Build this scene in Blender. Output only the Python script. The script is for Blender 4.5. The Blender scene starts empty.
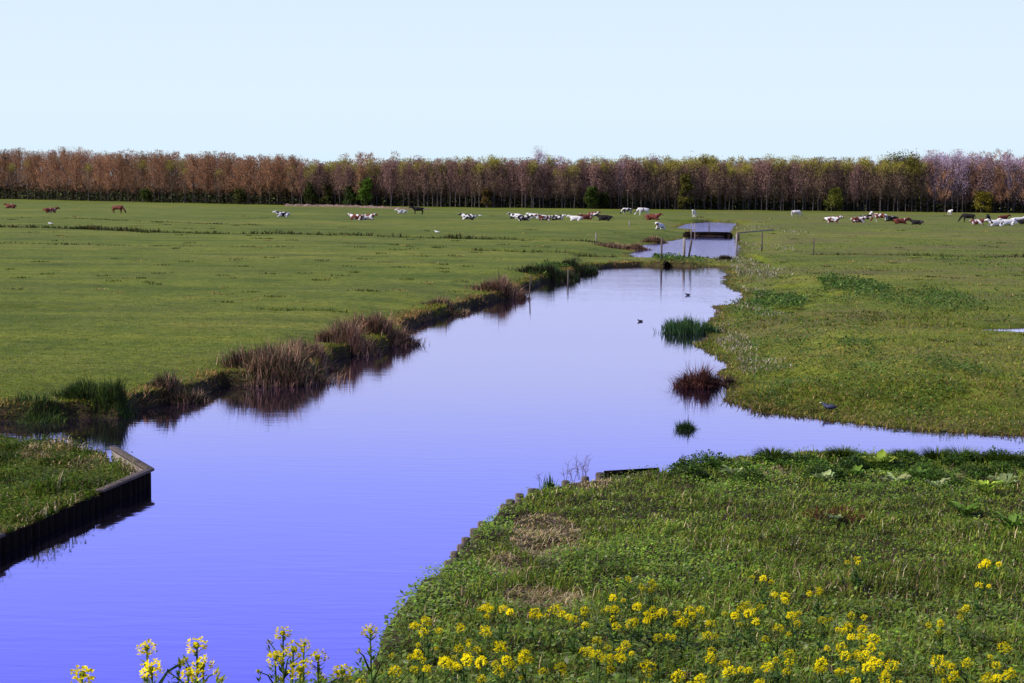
import bpy, math, random
import numpy as np
from mathutils import Matrix, Vector
rng = np.random.default_rng(7)
random.seed(7)
C = bpy.context.scene.collection
sc = bpy.context.scene
R = math.radians

# ------------------------------------------------------------------ camera
FPX, HOR, CAMZ, WZ = 1700.0, 190.0, 4.0, -0.5
pitch = math.atan((341.5 - HOR) / FPX)
cam_m = Matrix.Rotation(R(90) - pitch, 4, 'X') @ Matrix.Rotation(R(0.55), 4, 'Z')
cd = bpy.data.cameras.new('camera'); cam = bpy.data.objects.new('camera', cd); C.objects.link(cam)
cd.sensor_width = 36; cd.lens = FPX / 1024 * 36; cd.clip_start = 0.1; cd.clip_end = 20000
cam.matrix_world = Matrix.Translation((0, 0, CAMZ)) @ cam_m
sc.camera = cam
M3 = np.array(cam_m.to_3x3())
def ray(px, py):
    d = M3 @ np.array([(px - 512) / FPX, -(py - 341.5) / FPX, -1.0])
    return d
def P(px, py, z=0.0):
    d = ray(px, py); t = (z - CAMZ) / d[2]
    return (d[0] * t, d[1] * t)
def PL(pts, z): return [P(x, y, z) for x, y in pts]

# ------------------------------------------------------------------ terrain
field_shore = [(-700, 428), (-300, 424), (0, 421), (30, 421), (60, 419), (95, 417), (118, 418), (140, 409), (172, 404), (205, 397), (225, 386),
    (262, 386), (300, 384), (322, 376), (335, 360), (362, 354), (388, 348), (402, 341), (408, 328), (425, 322), (452, 313), (485, 304), (512, 298),
    (526, 290), (545, 282), (562, 279), (585, 270), (610, 267), (640, 266), (690, 267), (722, 267), (724, 274), (720, 284), (733, 290), (741, 297),
    (733, 304), (712, 306), (714, 316), (702, 326), (704, 336), (694, 345), (702, 352), (716, 355), (722, 364), (714, 372), (719, 380), (726, 388), (720, 398), (734, 405),
    (762, 413), (800, 417), (830, 421), (880, 427), (930, 432), (1024, 437), (1200, 446), (1700, 470)]
G = PL(field_shore, WZ)
G = G + [(400, G[-1][1]), (9000, 200), (9000, 9000), (-9000, 9000), (-9000, 200), (-400, G[0][1])]
pen = PL([(-500, 436), (0, 432), (58, 437), (113, 449), (150, 471), (0, 535), (-320, 668)], -0.26)
pen = pen + [(-40, pen[-1][1]), (-40, pen[0][1])]
near_px = [(1900, 466), (1400, 463), (1024, 461), (940, 459), (850, 459), (760, 461), (700, 467), (655, 472), (607, 475), (584, 481), (567, 485), (551, 488), (533, 494), (520, 500), (504, 510),
    (489, 521), (474, 534), (461, 551), (446, 576), (432, 587), (410, 607), (385, 640), (366, 676)]
near_px = [(a, b - 6) if a > 680 else (a, b) for a, b in near_px]
N = PL(near_px, -0.27)
N = [(60, N[0][1])] + N + [(-1.15, 14.2), (-1.3, 13.2), (-1.9, 11.4), (-5, 10.4), (-30, 9.8), (-30, -60), (60, -60)]
W2 = PL([(634, 254), (643, 246), (660, 243), (675, 240.5), (692, 238), (694, 229.5), (678, 228), (688, 224), (710, 222), (736, 223.5), (730, 229), (727, 237), (732, 238),
    (737, 247)], WZ) + PL([(734, 256.5), (714, 257.5), (695, 255.5), (675, 255), (651, 257), (634, 255.5)], -.22)
PUD = PL([(975, 328.7), (1010, 326.8), (1060, 326), (1200, 326), (1200, 332), (1060, 333), (1020, 332.5), (990, 331)], -0.05)
polys = dict(G=np.array(G), P=np.array(pen), N=np.array(N), W2=np.array(W2), PUD=np.array(PUD))

def sdist(poly, x, y):
    """signed distance, positive inside"""
    d2 = np.full(x.shape, 1e18); ins = np.zeros(x.shape, bool)
    n = len(poly)
    for i in range(n):
        ax, ay = poly[i]; bx, by = poly[(i + 1) % n]
        ex, ey = bx - ax, by - ay
        wx, wy = x - ax, y - ay
        t = np.clip((wx * ex + wy * ey) / (ex * ex + ey * ey + 1e-12), 0, 1)
        dx, dy = wx - ex * t, wy - ey * t
        d2 = np.minimum(d2, dx * dx + dy * dy)
        c = (ay > y) != (by > y)
        if abs(ey) > 1e-12:
            ins ^= c & (x < ex * (y - ay) / ey + ax)
    d = np.sqrt(d2)
    return np.where(ins, d, -d)

def hsh(ix, iy, s):
    v = np.sin(ix * 127.1 + iy * 311.7 + s * 74.7) * 43758.5453
    return v - np.floor(v)
def noise(x, y, s=0):
    ix, iy = np.floor(x), np.floor(y); fx, fy = x - ix, y - iy
    fx = fx * fx * (3 - 2 * fx); fy = fy * fy * (3 - 2 * fy)
    a = hsh(ix, iy, s); b = hsh(ix + 1, iy, s); c = hsh(ix, iy + 1, s); d = hsh(ix + 1, iy + 1, s)
    return (a + (b - a) * fx) * (1 - fy) + (c + (d - c) * fx) * fy
def sm(a, b, v):
    t = np.clip((v - a) / (b - a), 0, 1); return t * t * (3 - 2 * t)

grooves = [([(-300, 220), (0, 227), (75, 228), (160, 231.5), (290, 234), (400, 236), (512, 238.5), (600, 240.5), (668, 243)], 1.5, 0.3),
    ([(470, 249), (530, 251), (600, 252), (632, 252)], 1.1, 0.32),
    ([(266, 308), (300, 310), (345, 310)], 0.35, 0.16), ([(-200, 300), (0, 305), (90, 307)], 0.45, 0.14),
    ([(816, 254), (880, 254), (1024, 257), (1400, 262)], 1.0, 0.25), ([(20, 217), (130, 220), (260, 225)], 1.2, 0.12), ([(0, 243), (160, 246), (300, 247)], 0.9, 0.08)]
grooves = [(PL(g, 0), w, d) for g, w, d in grooves]
def linedist(pl, x, y):
    d2 = np.full(x.shape, 1e18)
    for (ax, ay), (bx, by) in zip(pl[:-1], pl[1:]):
        ex, ey = bx - ax, by - ay
        t = np.clip(((x - ax) * ex + (y - ay) * ey) / (ex * ex + ey * ey), 0, 1)
        d2 = np.minimum(d2, (x - ax - ex * t) ** 2 + (y - ay - ey * t) ** 2)
    return np.sqrt(d2)

NB_Y = [-60, -3, 1, 4, 8, 12.5, 16, 20, 26, 40]; NB_Z = [2.4, 2.4, 2.3, 1.85, 1.0, 0.28, 0.02, -0.12, -0.25, -0.25]
def terrain(x, y):
    x = np.asarray(x, float); y = np.asarray(y, float)
    wob = (noise(x * 1.1, y * 1.1, 3) - .5) * 0.35 + (noise(x * 3.3, y * 3.3, 4) - .5) * 0.16
    dscale = np.clip(y / 45, .35, 1.6)
    sG = sdist(polys['G'], x, y) + wob * dscale * .7
    sP = sdist(polys['P'], x, y); sN = sdist(polys['N'], x, y)
    sW = -sdist(polys['W2'], x, y) + wob * 1.6; sU = -sdist(polys['PUD'], x, y) + wob
    bump = (noise(x * .9, y * .9, 1) - .5) * .05 + (noise(x * .15, y * .15, 2) - .5) * .10
    bump2 = (noise(x * 2.4, y * 2.4, 5) - .5) * .10 + (noise(x * 6, y * 6, 6) - .5) * .05
    fld = bump * 1.0
    # right-hand bank is lower, a soft grassy shore
    rightside = sm(-2.5, -.5, x - (y * .12 - .3)) * sm(108, 99, y) * (y > 20)
    rise = (0.09 + 1.6 * rightside) * (1 + noise(x * .8, y * .8, 9))
    zG = np.where(sG < 0, np.maximum(-1.3, WZ + sG * .9), WZ + np.where(rightside > .5, (fld - WZ) * sm(-.02, 1, sG / rise * .5), .30 * sm(-.01, .15, sG) + (fld - WZ - .30) * sm(.05, 3.0, sG)))
    zW = np.where(sW < 0, np.maximum(-1.2, WZ + sW * .9), WZ + (fld - WZ) * sm(-.02, 1, sW / .9))
    zG = np.minimum(zG, zW)
    zG = np.where(sU < .6, np.minimum(zG, np.where(sU < 0, -.16, -.16 + .16 * sm(0, .6, sU))), zG)
    zG = np.where((y > 97) & (y < 112) & (x > 4) & (x < 15.5), np.minimum(zG, -.24 + fld), zG)
    zG = np.where((y > 112) & (y < 245) & (sW < 6) & (sW > 0), np.minimum(zG, WZ + .5 * sm(0, 5, sW)), zG)
    for pl, w, d in grooves:
        ld = linedist(pl, x, y)
        zG = zG - d * np.exp(-(ld / w) ** 2) * (sG > 0) * (.5 + .8 * noise(x * .3, y * .3, 11))
    zP = np.where(sP < .07, np.maximum(-1.3, -1.3 + 0 * sP), -0.31 + bump2 * .8 - .12 * np.exp(-(((x - pen[4][0] + .5) ** 2 + (y - pen[4][1] - 1) ** 2) / 1.6)))
    base = np.interp(y, NB_Y, NB_Z) + .10 * sm(2, 9, x) * sm(26, 18, y)
    zN = np.where(sN < 0, np.maximum(-1.3, WZ + sN * 4), WZ + (np.maximum(base, -.27) + bump2 - WZ) * sm(0, .16, sN))
    z = np.maximum(np.maximum(zG, zP), zN)
    return z, np.minimum(sG, sW), sP, sN
def tz(x, y): return terrain(x, y)[0]

def grid_mesh(name):
    s = [0.6]
    while s[-1] < 9000:
        k = 1.0037 if 12 < s[-1] < 330 else (1.010 if 330 <= s[-1] < 700 else 1.06)
        s.append(s[-1] * k)
    s = np.array(s)
    t = np.concatenate([np.linspace(-3, -.5, 26), np.arange(-.48, .48, .0017), np.linspace(.5, 3, 26)])
    S, T = np.meshgrid(s, t, indexing='ij')
    X = S * T; Y = S - 4.0
    z, sG, sP, sN = terrain(X.ravel(), Y.ravel())
    z = np.where(Y.ravel() > 620, 0, z)
    V = np.stack([X.ravel(), Y.ravel(), z], 1)
    nr, nc = S.shape
    idx = np.arange(nr * nc).reshape(nr, nc)
    F = np.stack([idx[:-1, :-1], idx[:-1, 1:], idx[1:, 1:], idx[1:, :-1]], -1).reshape(-1, 4)
    me = mesh_from(name, V, F)
    # ground cover map: x = bare mud near water, y = near-bank soil
    shore = np.where(sN > -1, 1.0, sm(.55, .02, np.abs(sG)))
    g = np.zeros(len(V))
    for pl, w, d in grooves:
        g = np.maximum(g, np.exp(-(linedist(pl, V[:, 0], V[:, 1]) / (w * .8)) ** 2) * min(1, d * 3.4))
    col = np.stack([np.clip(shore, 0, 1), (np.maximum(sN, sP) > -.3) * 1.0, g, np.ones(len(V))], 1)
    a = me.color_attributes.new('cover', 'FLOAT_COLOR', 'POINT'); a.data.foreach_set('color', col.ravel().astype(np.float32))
    me.polygons.foreach_set('use_smooth', np.ones(len(F), bool))
    return me

# ------------------------------------------------------------------ mesh helpers
def mesh_from(name, V, F):
    """F: (n,k) int array, or list of such arrays"""
    Fs = F if isinstance(F, list) else [F]
    me = bpy.data.meshes.new(name)
    V = np.asarray(V, np.float32)
    me.vertices.add(len(V)); me.vertices.foreach_set('co', V.ravel())
    loops = np.concatenate([f.ravel() for f in Fs]).astype(np.int32)
    tot = np.concatenate([np.full(len(f), f.shape[1]) for f in Fs]).astype(np.int32)
    st = np.concatenate([[0], np.cumsum(tot)[:-1]]).astype(np.int32)
    me.loops.add(len(loops)); me.loops.foreach_set('vertex_index', loops)
    me.polygons.add(len(tot)); me.polygons.foreach_set('loop_start', st)
    me.update(calc_edges=True); me.validate()
    return me
def setcol(me, col):
    c = np.ones((len(col), 4), np.float32); c[:, :3] = col
    a = me.color_attributes.new('tint', 'FLOAT_COLOR', 'POINT'); a.data.foreach_set('color', c.ravel())
def link(name, me, mat=None, parent=None):
    o = bpy.data.objects.new(name, me); C.objects.link(o)
    if mat and me is not None:
        if isinstance(mat, (list, tuple)):
            for m in mat: me.materials.append(m)
        elif not me.materials: me.materials.append(mat)
    if parent: o.parent = parent
    return o
def tag(o, label=None, cat=None, group=None, kind=None):
    if label: o['label'] = label
    if cat: o['category'] = cat
    if group: o['group'] = group
    if kind: o['kind'] = kind
    return o
def empty(name, loc=(0, 0, 0), rz=0, scale=1):
    o = bpy.data.objects.new(name, None); C.objects.link(o); o.empty_display_size = .2
    o.location = loc; o.rotation_euler = (0, 0, rz); o.scale = (scale,) * 3 if not isinstance(scale, tuple) else scale
    return o
def blades(pts, h, w, ang, lean, col, curl=.5):
    """grass blades as bent 3-level strips"""
    n = len(pts); pts = np.asarray(pts, float)
    ca, sa = np.cos(ang), np.sin(ang)
    side = np.stack([-sa, ca, np.zeros(n)], 1) * (w / 2)[:, None]
    fw = np.stack([ca, sa, np.zeros(n)], 1)
    up = np.array([0, 0, 1.0])
    mid = pts + fw * (lean * h * .35)[:, None] + up * (h * .55)[:, None]
    tip = pts + fw * (lean * h)[:, None] + up * (h * (1 - curl * lean * .5))[:, None]
    V = np.stack([pts - side, pts + side, mid - side * .8, mid + side * .8, tip], 1).reshape(-1, 3)
    b = np.arange(n)[:, None] * 5
    q = b + np.array([[0, 1, 3, 2]]); t = b + np.array([[2, 3, 4]])
    return V, [q, t], np.repeat(col, 5, axis=0)
def leaves(pts, L, W, ang, tilt, col, roll=None):
    """pointed leaf faces folded along the midrib"""
    n = len(pts); ca, sa = np.cos(ang), np.sin(ang); ct, st = np.cos(tilt), np.sin(tilt)
    fw = np.stack([ca * ct, sa * ct, st], 1)
    side = np.stack([-sa, ca, np.zeros(n)], 1)
    if roll is not None:
        up = np.cross(fw, side); side = side * np.cos(roll)[:, None] + up * np.sin(roll)[:, None]
    mid = pts + fw * (L * .5)[:, None]
    V = np.stack([pts, mid + side * (W / 2)[:, None], pts + fw * L[:, None], mid - side * (W / 2)[:, None]], 1).reshape(-1, 3)
    q = np.arange(n)[:, None] * 4 + np.array([[0, 1, 2, 3]])
    return V, [q], np.repeat(col, 4, axis=0)
def combine(name, parts):
    Vs, Q, T, Cc, off = [], [], [], [], 0
    for V, Fs, col in parts:
        for f in Fs: (Q if f.shape[1] == 4 else T).append(f + off)
        Vs.append(V); Cc.append(col); off += len(V)
    Fs = ([np.concatenate(Q)] if Q else []) + ([np.concatenate(T)] if T else [])
    me = mesh_from(name, np.concatenate(Vs), Fs); setcol(me, np.concatenate(Cc)); return me
def tube(path, rad, n=6, cap=True):
    path = np.asarray(path, float); rad = np.broadcast_to(rad, (len(path),)).astype(float)
    V = []; 
    for i, p in enumerate(path):
        d = path[min(i + 1, len(path) - 1)] - path[max(i - 1, 0)]; d = d / (np.linalg.norm(d) + 1e-9)
        a = np.cross(d, [0, 1, 0.02]) if abs(d[1]) < .9 else np.cross(d, [1, 0, 0]); a /= np.linalg.norm(a); b = np.cross(d, a)
        for k in range(n):
            t = 2 * math.pi * k / n; V.append(p + (a * math.cos(t) + b * math.sin(t)) * rad[i])
    F = []
    for i in range(len(path) - 1):
        for k in range(n):
            F.append([i * n + k, i * n + (k + 1) % n, (i + 1) * n + (k + 1) % n, (i + 1) * n + k])
    V = np.array(V)
    T = []
    if cap:
        m = len(V); V = np.vstack([V, path[-1], path[0]])
        e = (len(path) - 1) * n
        T = [[e + k, e + (k + 1) % n, m] for k in range(n)] + [[(k + 1) % n, k, m + 1] for k in range(n)]
    return V, [np.array(F)] + ([np.array(T)] if T else []), np.ones((len(V), 3))
def box(c, s, rz=0, tilt=0):
    c = np.array(c, float); s = np.array(s, float) / 2
    v = np.array([[i, j, k] for i in (-1, 1) for j in (-1, 1) for k in (-1, 1)], float) * s
    m = np.array(Matrix.Rotation(rz, 3, 'Z') @ Matrix.Rotation(tilt, 3, 'Y'))
    v = v @ m.T + c
    F = np.array([[0, 1, 3, 2], [4, 6, 7, 5], [0, 4, 5, 1], [2, 3, 7, 6], [0, 2, 6, 4], [1, 5, 7, 3]])
    return v, [F], np.ones((8, 3))
def sphere(c, r, sc3=(1, 1, 1), n=8, m=6, col=(1, 1, 1), rough=0):
    V = []; 
    for i in range(m + 1):
        th = math.pi * i / m
        for k in range(n):
            ph = 2 * math.pi * k / n
            q = 1 + rough * (random.random() - .5)
            V.append([c[0] + r * q * sc3[0] * math.sin(th) * math.cos(ph), c[1] + r * q * sc3[1] * math.sin(th) * math.sin(ph), c[2] + r * q * sc3[2] * math.cos(th)])
    F = [[i * n + k, (i + 1) * n + k, (i + 1) * n + (k + 1) % n, i * n + (k + 1) % n] for i in range(m) for k in range(n)]
    V = np.array(V)
    return V, [np.array(F)], np.tile(np.array(col, float), (len(V), 1))
def bevel_obj(o, w, seg=1):
    md = o.modifiers.new('bevel', 'BEVEL'); md.width = w; md.segments = seg; md.limit_method = 'ANGLE'

# ------------------------------------------------------------------ materials
def newmat(name):
    m = bpy.data.materials.new(name); m.use_nodes = True; nt = m.node_tree; nt.nodes.clear()
    out = nt.nodes.new('ShaderNodeOutputMaterial'); return m, nt, out
def nd(nt, t, **k):
    n = nt.nodes.new(t)
    for a, v in k.items():
        if a in n.inputs: n.inputs[a].default_value = v
        else: setattr(n, a, v)
    return n
def ramp(nt, stops, src):
    r = nt.nodes.new('ShaderNodeValToRGB'); e = r.color_ramp.elements
    while len(e) < len(stops): e.new(.5)
    for el, (p, c) in zip(e, stops): el.position = p; el.color = (*c, 1)
    nt.links.new(src, r.inputs[0]); return r.outputs[0]
def noise_n(nt, vec, scale, detail=4, rough=.55):
    n = nd(nt, 'ShaderNodeTexNoise'); n.inputs['Scale'].default_value = scale; n.inputs['Detail'].default_value = detail
    n.inputs['Roughness'].default_value = rough
    if vec: nt.links.new(vec, n.inputs['Vector'])
    return n.outputs['Fac']
def mapping(nt, scale, src=None):
    tc = nd(nt, 'ShaderNodeTexCoord'); m = nd(nt, 'ShaderNodeMapping'); m.inputs['Scale'].default_value = scale
    nt.links.new(src or tc.outputs['Object'], m.inputs['Vector']); return m.outputs[0]
def mixc(nt, f, a, b, mode='MIX'):
    m = nt.nodes.new('ShaderNodeMix'); m.data_type = 'RGBA'; m.blend_type = mode
    for s, v in ((m.inputs[0], f), (m.inputs[6], a), (m.inputs[7], b)):
        if isinstance(v, (int, float)): s.default_value = v
        elif isinstance(v, tuple): s.default_value = (*v, 1)
        else: nt.links.new(v, s)
    return m.outputs[2]
def plant_mat(name, mul=(1, 1, 1), trans=.35, rough=.6, gloss=.25):
    m, nt, out = newmat(name)
    at = nd(nt, 'ShaderNodeAttribute'); at.attribute_name = 'tint'
    geo = nd(nt, 'ShaderNodeNewGeometry')
    f = noise_n(nt, geo.outputs['Position'], 1.7, 3)
    v = ramp(nt, [(.3, (.62, .62, .62)), (.7, (1.3, 1.25, 1.1))], f)
    c = mixc(nt, 1.0, mixc(nt, 1.0, at.outputs['Color'], v, 'MULTIPLY'), mul, 'MULTIPLY')
    b = nd(nt, 'ShaderNodeBsdfPrincipled'); b.inputs['Roughness'].default_value = rough; b.inputs['Specular IOR Level'].default_value = gloss
    nt.links.new(c, b.inputs['Base Color'])
    tr = nd(nt, 'ShaderNodeBsdfTranslucent'); nt.links.new(c, tr.inputs['Color'])
    mx = nd(nt, 'ShaderNodeMixShader'); mx.inputs[0].default_value = trans
    nt.links.new(b.outputs[0], mx.inputs[1]); nt.links.new(tr.outputs[0], mx.inputs[2]); nt.links.new(mx.outputs[0], out.inputs[0])
    return m
def solid_mat(name, stops, scale=6, rough=.8, bump=.3, stretch=(1, 1, 1), spec=.3, detail=5):
    m, nt, out = newmat(name)
    f = noise_n(nt, mapping(nt, stretch), scale, detail)
    b = nd(nt, 'ShaderNodeBsdfPrincipled'); b.inputs['Roughness'].default_value = rough; b.inputs['Specular IOR Level'].default_value = spec
    nt.links.new(ramp(nt, stops, f), b.inputs['Base Color'])
    if bump:
        bp = nd(nt, 'ShaderNodeBump'); bp.inputs['Strength'].default_value = bump; bp.inputs['Distance'].default_value = .02
        nt.links.new(f, bp.inputs['Height']); nt.links.new(bp.outputs[0], b.inputs['Normal'])
    nt.links.new(b.outputs[0], out.inputs[0]); return m

def ground_mat():
    m, nt, out = newmat('pasture')
    geo = nd(nt, 'ShaderNodeNewGeometry'); pos = geo.outputs['Position']
    def mp(s):
        q = nd(nt, 'ShaderNodeMapping'); q.inputs['Scale'].default_value = s; nt.links.new(pos, q.inputs['Vector']); return q.outputs[0]
    big = noise_n(nt, mp((.02, .035, 1)), 1.0, 4)
    mid = noise_n(nt, mp((.16, .25, 1)), 1.0, 6, .62)
    fine = noise_n(nt, mp((3.0, 3.0, 3)), 1.0, 8, .72)
    mid2 = noise_n(nt, mp((.7, .9, 1)), 1.0, 5, .65)
    c = ramp(nt, [(.30, (.082, .112, .013)), (.5, (.118, .145, .017)), (.70, (.165, .172, .028))], big)
    c2 = ramp(nt, [(.32, (.62, .70, .60)), (.5, (1, 1, 1)), (.68, (1.22, 1.12, 1.05))], mid)
    c3 = ramp(nt, [(.32, (.48, .52, .42)), (.5, (1, 1, 1)), (.66, (1.42, 1.35, 1.5))], fine)
    c4 = ramp(nt, [(.34, (.72, .80, .7)), (.52, (1, 1, 1)), (.72, (1.18, 1.06, 1.15))], mid2)
    c = mixc(nt, 1.0, c, c2, 'MULTIPLY'); c = mixc(nt, 1.0, c, c3, 'MULTIPLY'); c = mixc(nt, 1.0, c, c4, 'MULTIPLY')
    # worn, dry-brown patches
    dry = noise_n(nt, mp((.10, .10, 1)), 1.0, 7, .7)
    dm = ramp(nt, [(.46, (0, 0, 0)), (.66, (.85, .85, .85))], dry)
    sx = nd(nt, 'ShaderNodeSeparateXYZ'); nt.links.new(pos, sx.inputs[0])
    mm = nd(nt, 'ShaderNodeMath', operation='MULTIPLY_ADD'); mm.inputs[1].default_value = -.10; nt.links.new(sx.outputs[1], mm.inputs[0]); nt.links.new(sx.outputs[0], mm.inputs[2])
    mr = nd(nt, 'ShaderNodeMapRange'); mr.inputs[1].default_value = -3; mr.inputs[2].default_value = 4; mr.inputs[3].default_value = .22; mr.inputs[4].default_value = 1.0; nt.links.new(mm.outputs[0], mr.inputs[0])
    dm = mixc(nt, mr.outputs[0], (0, 0, 0), dm)
    streak = noise_n(nt, mp((.035, .35, 1)), 1.0, 5, .6)
    c = mixc(nt, 1.0, c, ramp(nt, [(.35, (.74, .80, .72)), (.5, (1, 1, 1)), (.66, (1.18, 1.10, 1.05))], streak), 'MULTIPLY')
    c = mixc(nt, dm, c, (.135, .105, .045))
    at = nd(nt, 'ShaderNodeAttribute'); at.attribute_name = 'cover'
    sp = nd(nt, 'ShaderNodeSeparateColor'); nt.links.new(at.outputs['Color'], sp.inputs[0])
    mud = ramp(nt, [(.35, (.018, .014, .008)), (.6, (.05, .036, .018))], fine)
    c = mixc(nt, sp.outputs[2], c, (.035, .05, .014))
    c = mixc(nt, sp.outputs[0], c, mud)
    b = nd(nt, 'ShaderNodeBsdfPrincipled'); b.inputs['Roughness'].default_value = .9; b.inputs['Specular IOR Level'].default_value = .1
    nt.links.new(c, b.inputs['Base Color'])
    bp = nd(nt, 'ShaderNodeBump'); bp.inputs['Strength'].default_value = .8; bp.inputs['Distance'].default_value = .06
    nt.links.new(fine, bp.inputs['Height']); nt.links.new(bp.outputs[0], b.inputs['Normal'])
    nt.links.new(b.outputs[0], out.inputs[0]); return m
def water_mat():
    m, nt, out = newmat('pond_water')
    geo = nd(nt, 'ShaderNodeNewGeometry'); pos = geo.outputs['Position']
    def mp(s, rz=0):
        q = nd(nt, 'ShaderNodeMapping'); q.inputs['Scale'].default_value = s; q.inputs['Rotation'].default_value = (0, 0, rz); nt.links.new(pos, q.inputs['Vector']); return q.outputs[0]
    a = noise_n(nt, mp((1.3, 6.5, 1), .1), 1.0, 3, .5); bq = noise_n(nt, mp((.12, .4, 1)), 1.0, 3)
    mm = nd(nt, 'ShaderNodeMath', operation='MULTIPLY'); nt.links.new(a, mm.inputs[0]); nt.links.new(bq, mm.inputs[1])
    bp = nd(nt, 'ShaderNodeBump'); bp.inputs['Distance'].default_value = .03
    sy = nd(nt, 'ShaderNodeSeparateXYZ'); nt.links.new(pos, sy.inputs[0])
    mr = nd(nt, 'ShaderNodeMapRange'); mr.inputs[1].default_value = 60; mr.inputs[2].default_value = 210; mr.inputs[3].default_value = .13; mr.inputs[4].default_value = 1.25; nt.links.new(sy.outputs[1], mr.inputs[0]); nt.links.new(mr.outputs[0], bp.inputs['Strength'])
    mr2 = nd(nt, 'ShaderNodeMapRange'); mr2.inputs[1].default_value = 100; mr2.inputs[2].default_value = 114; mr2.inputs[3].default_value = .035; mr2.inputs[4].default_value = .11; nt.links.new(sy.outputs[1], mr2.inputs[0])
    nt.links.new(mm.outputs[0], bp.inputs['Height'])
    gl = nd(nt, 'ShaderNodeBsdfGlossy'); nt.links.new(mr2.outputs[0], gl.inputs['Roughness']); gl.inputs['Color'].default_value = (.80, .72, 1, 1)
    df = nd(nt, 'ShaderNodeBsdfDiffuse'); df.inputs['Color'].default_value = (.012, .010, .016, 1)
    fr = nd(nt, 'ShaderNodeFresnel'); fr.inputs['IOR'].default_value = 2.2
    nt.links.new(bp.outputs[0], gl.inputs['Normal']); nt.links.new(bp.outputs[0], fr.inputs['Normal'])
    mx = nd(nt, 'ShaderNodeMixShader'); ma = nd(nt, 'ShaderNodeMath', operation='MULTIPLY_ADD'); ma.inputs[1].default_value = .42; ma.inputs[2].default_value = .58; nt.links.new(fr.outputs[0], ma.inputs[0])
    nt.links.new(ma.outputs[0], mx.inputs[0]); nt.links.new(df.outputs[0], mx.inputs[1]); nt.links.new(gl.outputs[0], mx.inputs[2])
    nt.links.new(mx.outputs[0], out.inputs[0]); return m

M_grass = plant_mat('grass_blades', mul=(1.08, .98, .68), gloss=.06)
M_leaf = plant_mat('herb_leaves', mul=(1.14, 1.08, .76), trans=.32, gloss=.12)
M_twig = plant_mat('twigs', trans=.12, rough=.9, gloss=.05)
M_rush = plant_mat('rushes', trans=.2, rough=.8)
M_petal = plant_mat('yellow_petals', trans=.35, rough=.9, gloss=.0)
M_wood = solid_mat('weathered_wood', [(.3, (.03, .022, .017)), (.55, (.10, .075, .06)), (.75, (.20, .155, .13))], 5, .85, .6, (6, 6, .8))
M_pale = solid_mat('pale_wood', [(.3, (.13, .10, .08)), (.6, (.30, .25, .22)), (.8, (.42, .36, .32))], 5, .85, .5, (5, 5, .8))
M_dark = solid_mat('dark_wood', [(.3, (.003, .0025, .002)), (.55, (.009, .006, .004)), (.75, (.03, .018, .011))], 5, .9, .5, (5, 5, .7), spec=.03)  # near-black wood; on the left point's wall its tone includes the shade
M_bark = solid_mat('bark', [(.3, (.04, .032, .03)), (.55, (.085, .068, .062)), (.75, (.18, .15, .14))], 3, .9, .3, (2, 2, .5))
M_barkdark = solid_mat('dark_bark', [(.3, (.025, .02, .017)), (.7, (.07, .055, .045))], 3, .9, .3, (2, 2, .5))
M_earth = solid_mat('dry_earth', [(.3, (.07, .045, .03)), (.55, (.15, .095, .07)), (.75, (.26, .2, .17))], 1.5, .95, .4)

# ------------------------------------------------------------------ setting
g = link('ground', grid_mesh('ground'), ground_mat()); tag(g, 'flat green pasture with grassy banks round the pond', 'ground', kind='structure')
wm = mesh_from('water', [(-400, 5, WZ), (400, 5, WZ), (400, 300, WZ), (-400, 300, WZ)], np.array([[0, 1, 2, 3]]))
w = link('water', wm, water_mat()); tag(w, 'still violet-blue pond and ditch water reflecting the sky', 'water', kind='structure')

pc = polys['PUD'].mean(0); pv = [(pc[0] + (a - pc[0]) * 1.0, pc[1] + (b - pc[1]) * 1.12, -.085) for a, b in polys['PUD']]
pm = bpy.data.meshes.new('puddle'); pm.from_pydata(pv, [], [list(range(len(pv)))]); pm.update()
po = link('puddle', pm, w.data.materials[0]); tag(po, 'shallow strip of standing water in the right pasture', 'puddle', kind='structure')
def pick(cols, n, jit=.25):
    cols = np.array(cols, float); i = rng.integers(0, len(cols), n)
    return cols[i] * (1 + (rng.random((n, 1)) - .5) * 2 * jit) * (1 + (rng.random((n, 3)) - .5) * .16)
GREENS = [(.080, .132, .016), (.110, .165, .020), (.15, .175, .030), (.060, .11, .016), (.19, .205, .045)]
STRAW = [(.30, .23, .13), (.22, .16, .09), (.38, .32, .22), (.18, .12, .08)]
LILAC = [(.50, .43, .40), (.40, .32, .30), (.60, .54, .50)]
RUSH = [(.34, .19, .13), (.46, .29, .21), (.22, .115, .075), (.38, .24, .14), (.15, .11, .05)]

def in_ell(x, y, e):
    cx, cy, rx, ry = e; return ((x - cx) / rx) ** 2 + ((y - cy) / ry) ** 2 < 1 + .6 * (noise(x * 2.2, y * 2.2, 21) - .5)
def ell_px(px, py, rpx, rpy, z=0):
    c = P(px, py, z); a = P(px + rpx, py, z); b = P(px, py - rpy, z)
    return (c[0], c[1], abs(a[0] - c[0]), abs(b[1] - c[1]))
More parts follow.
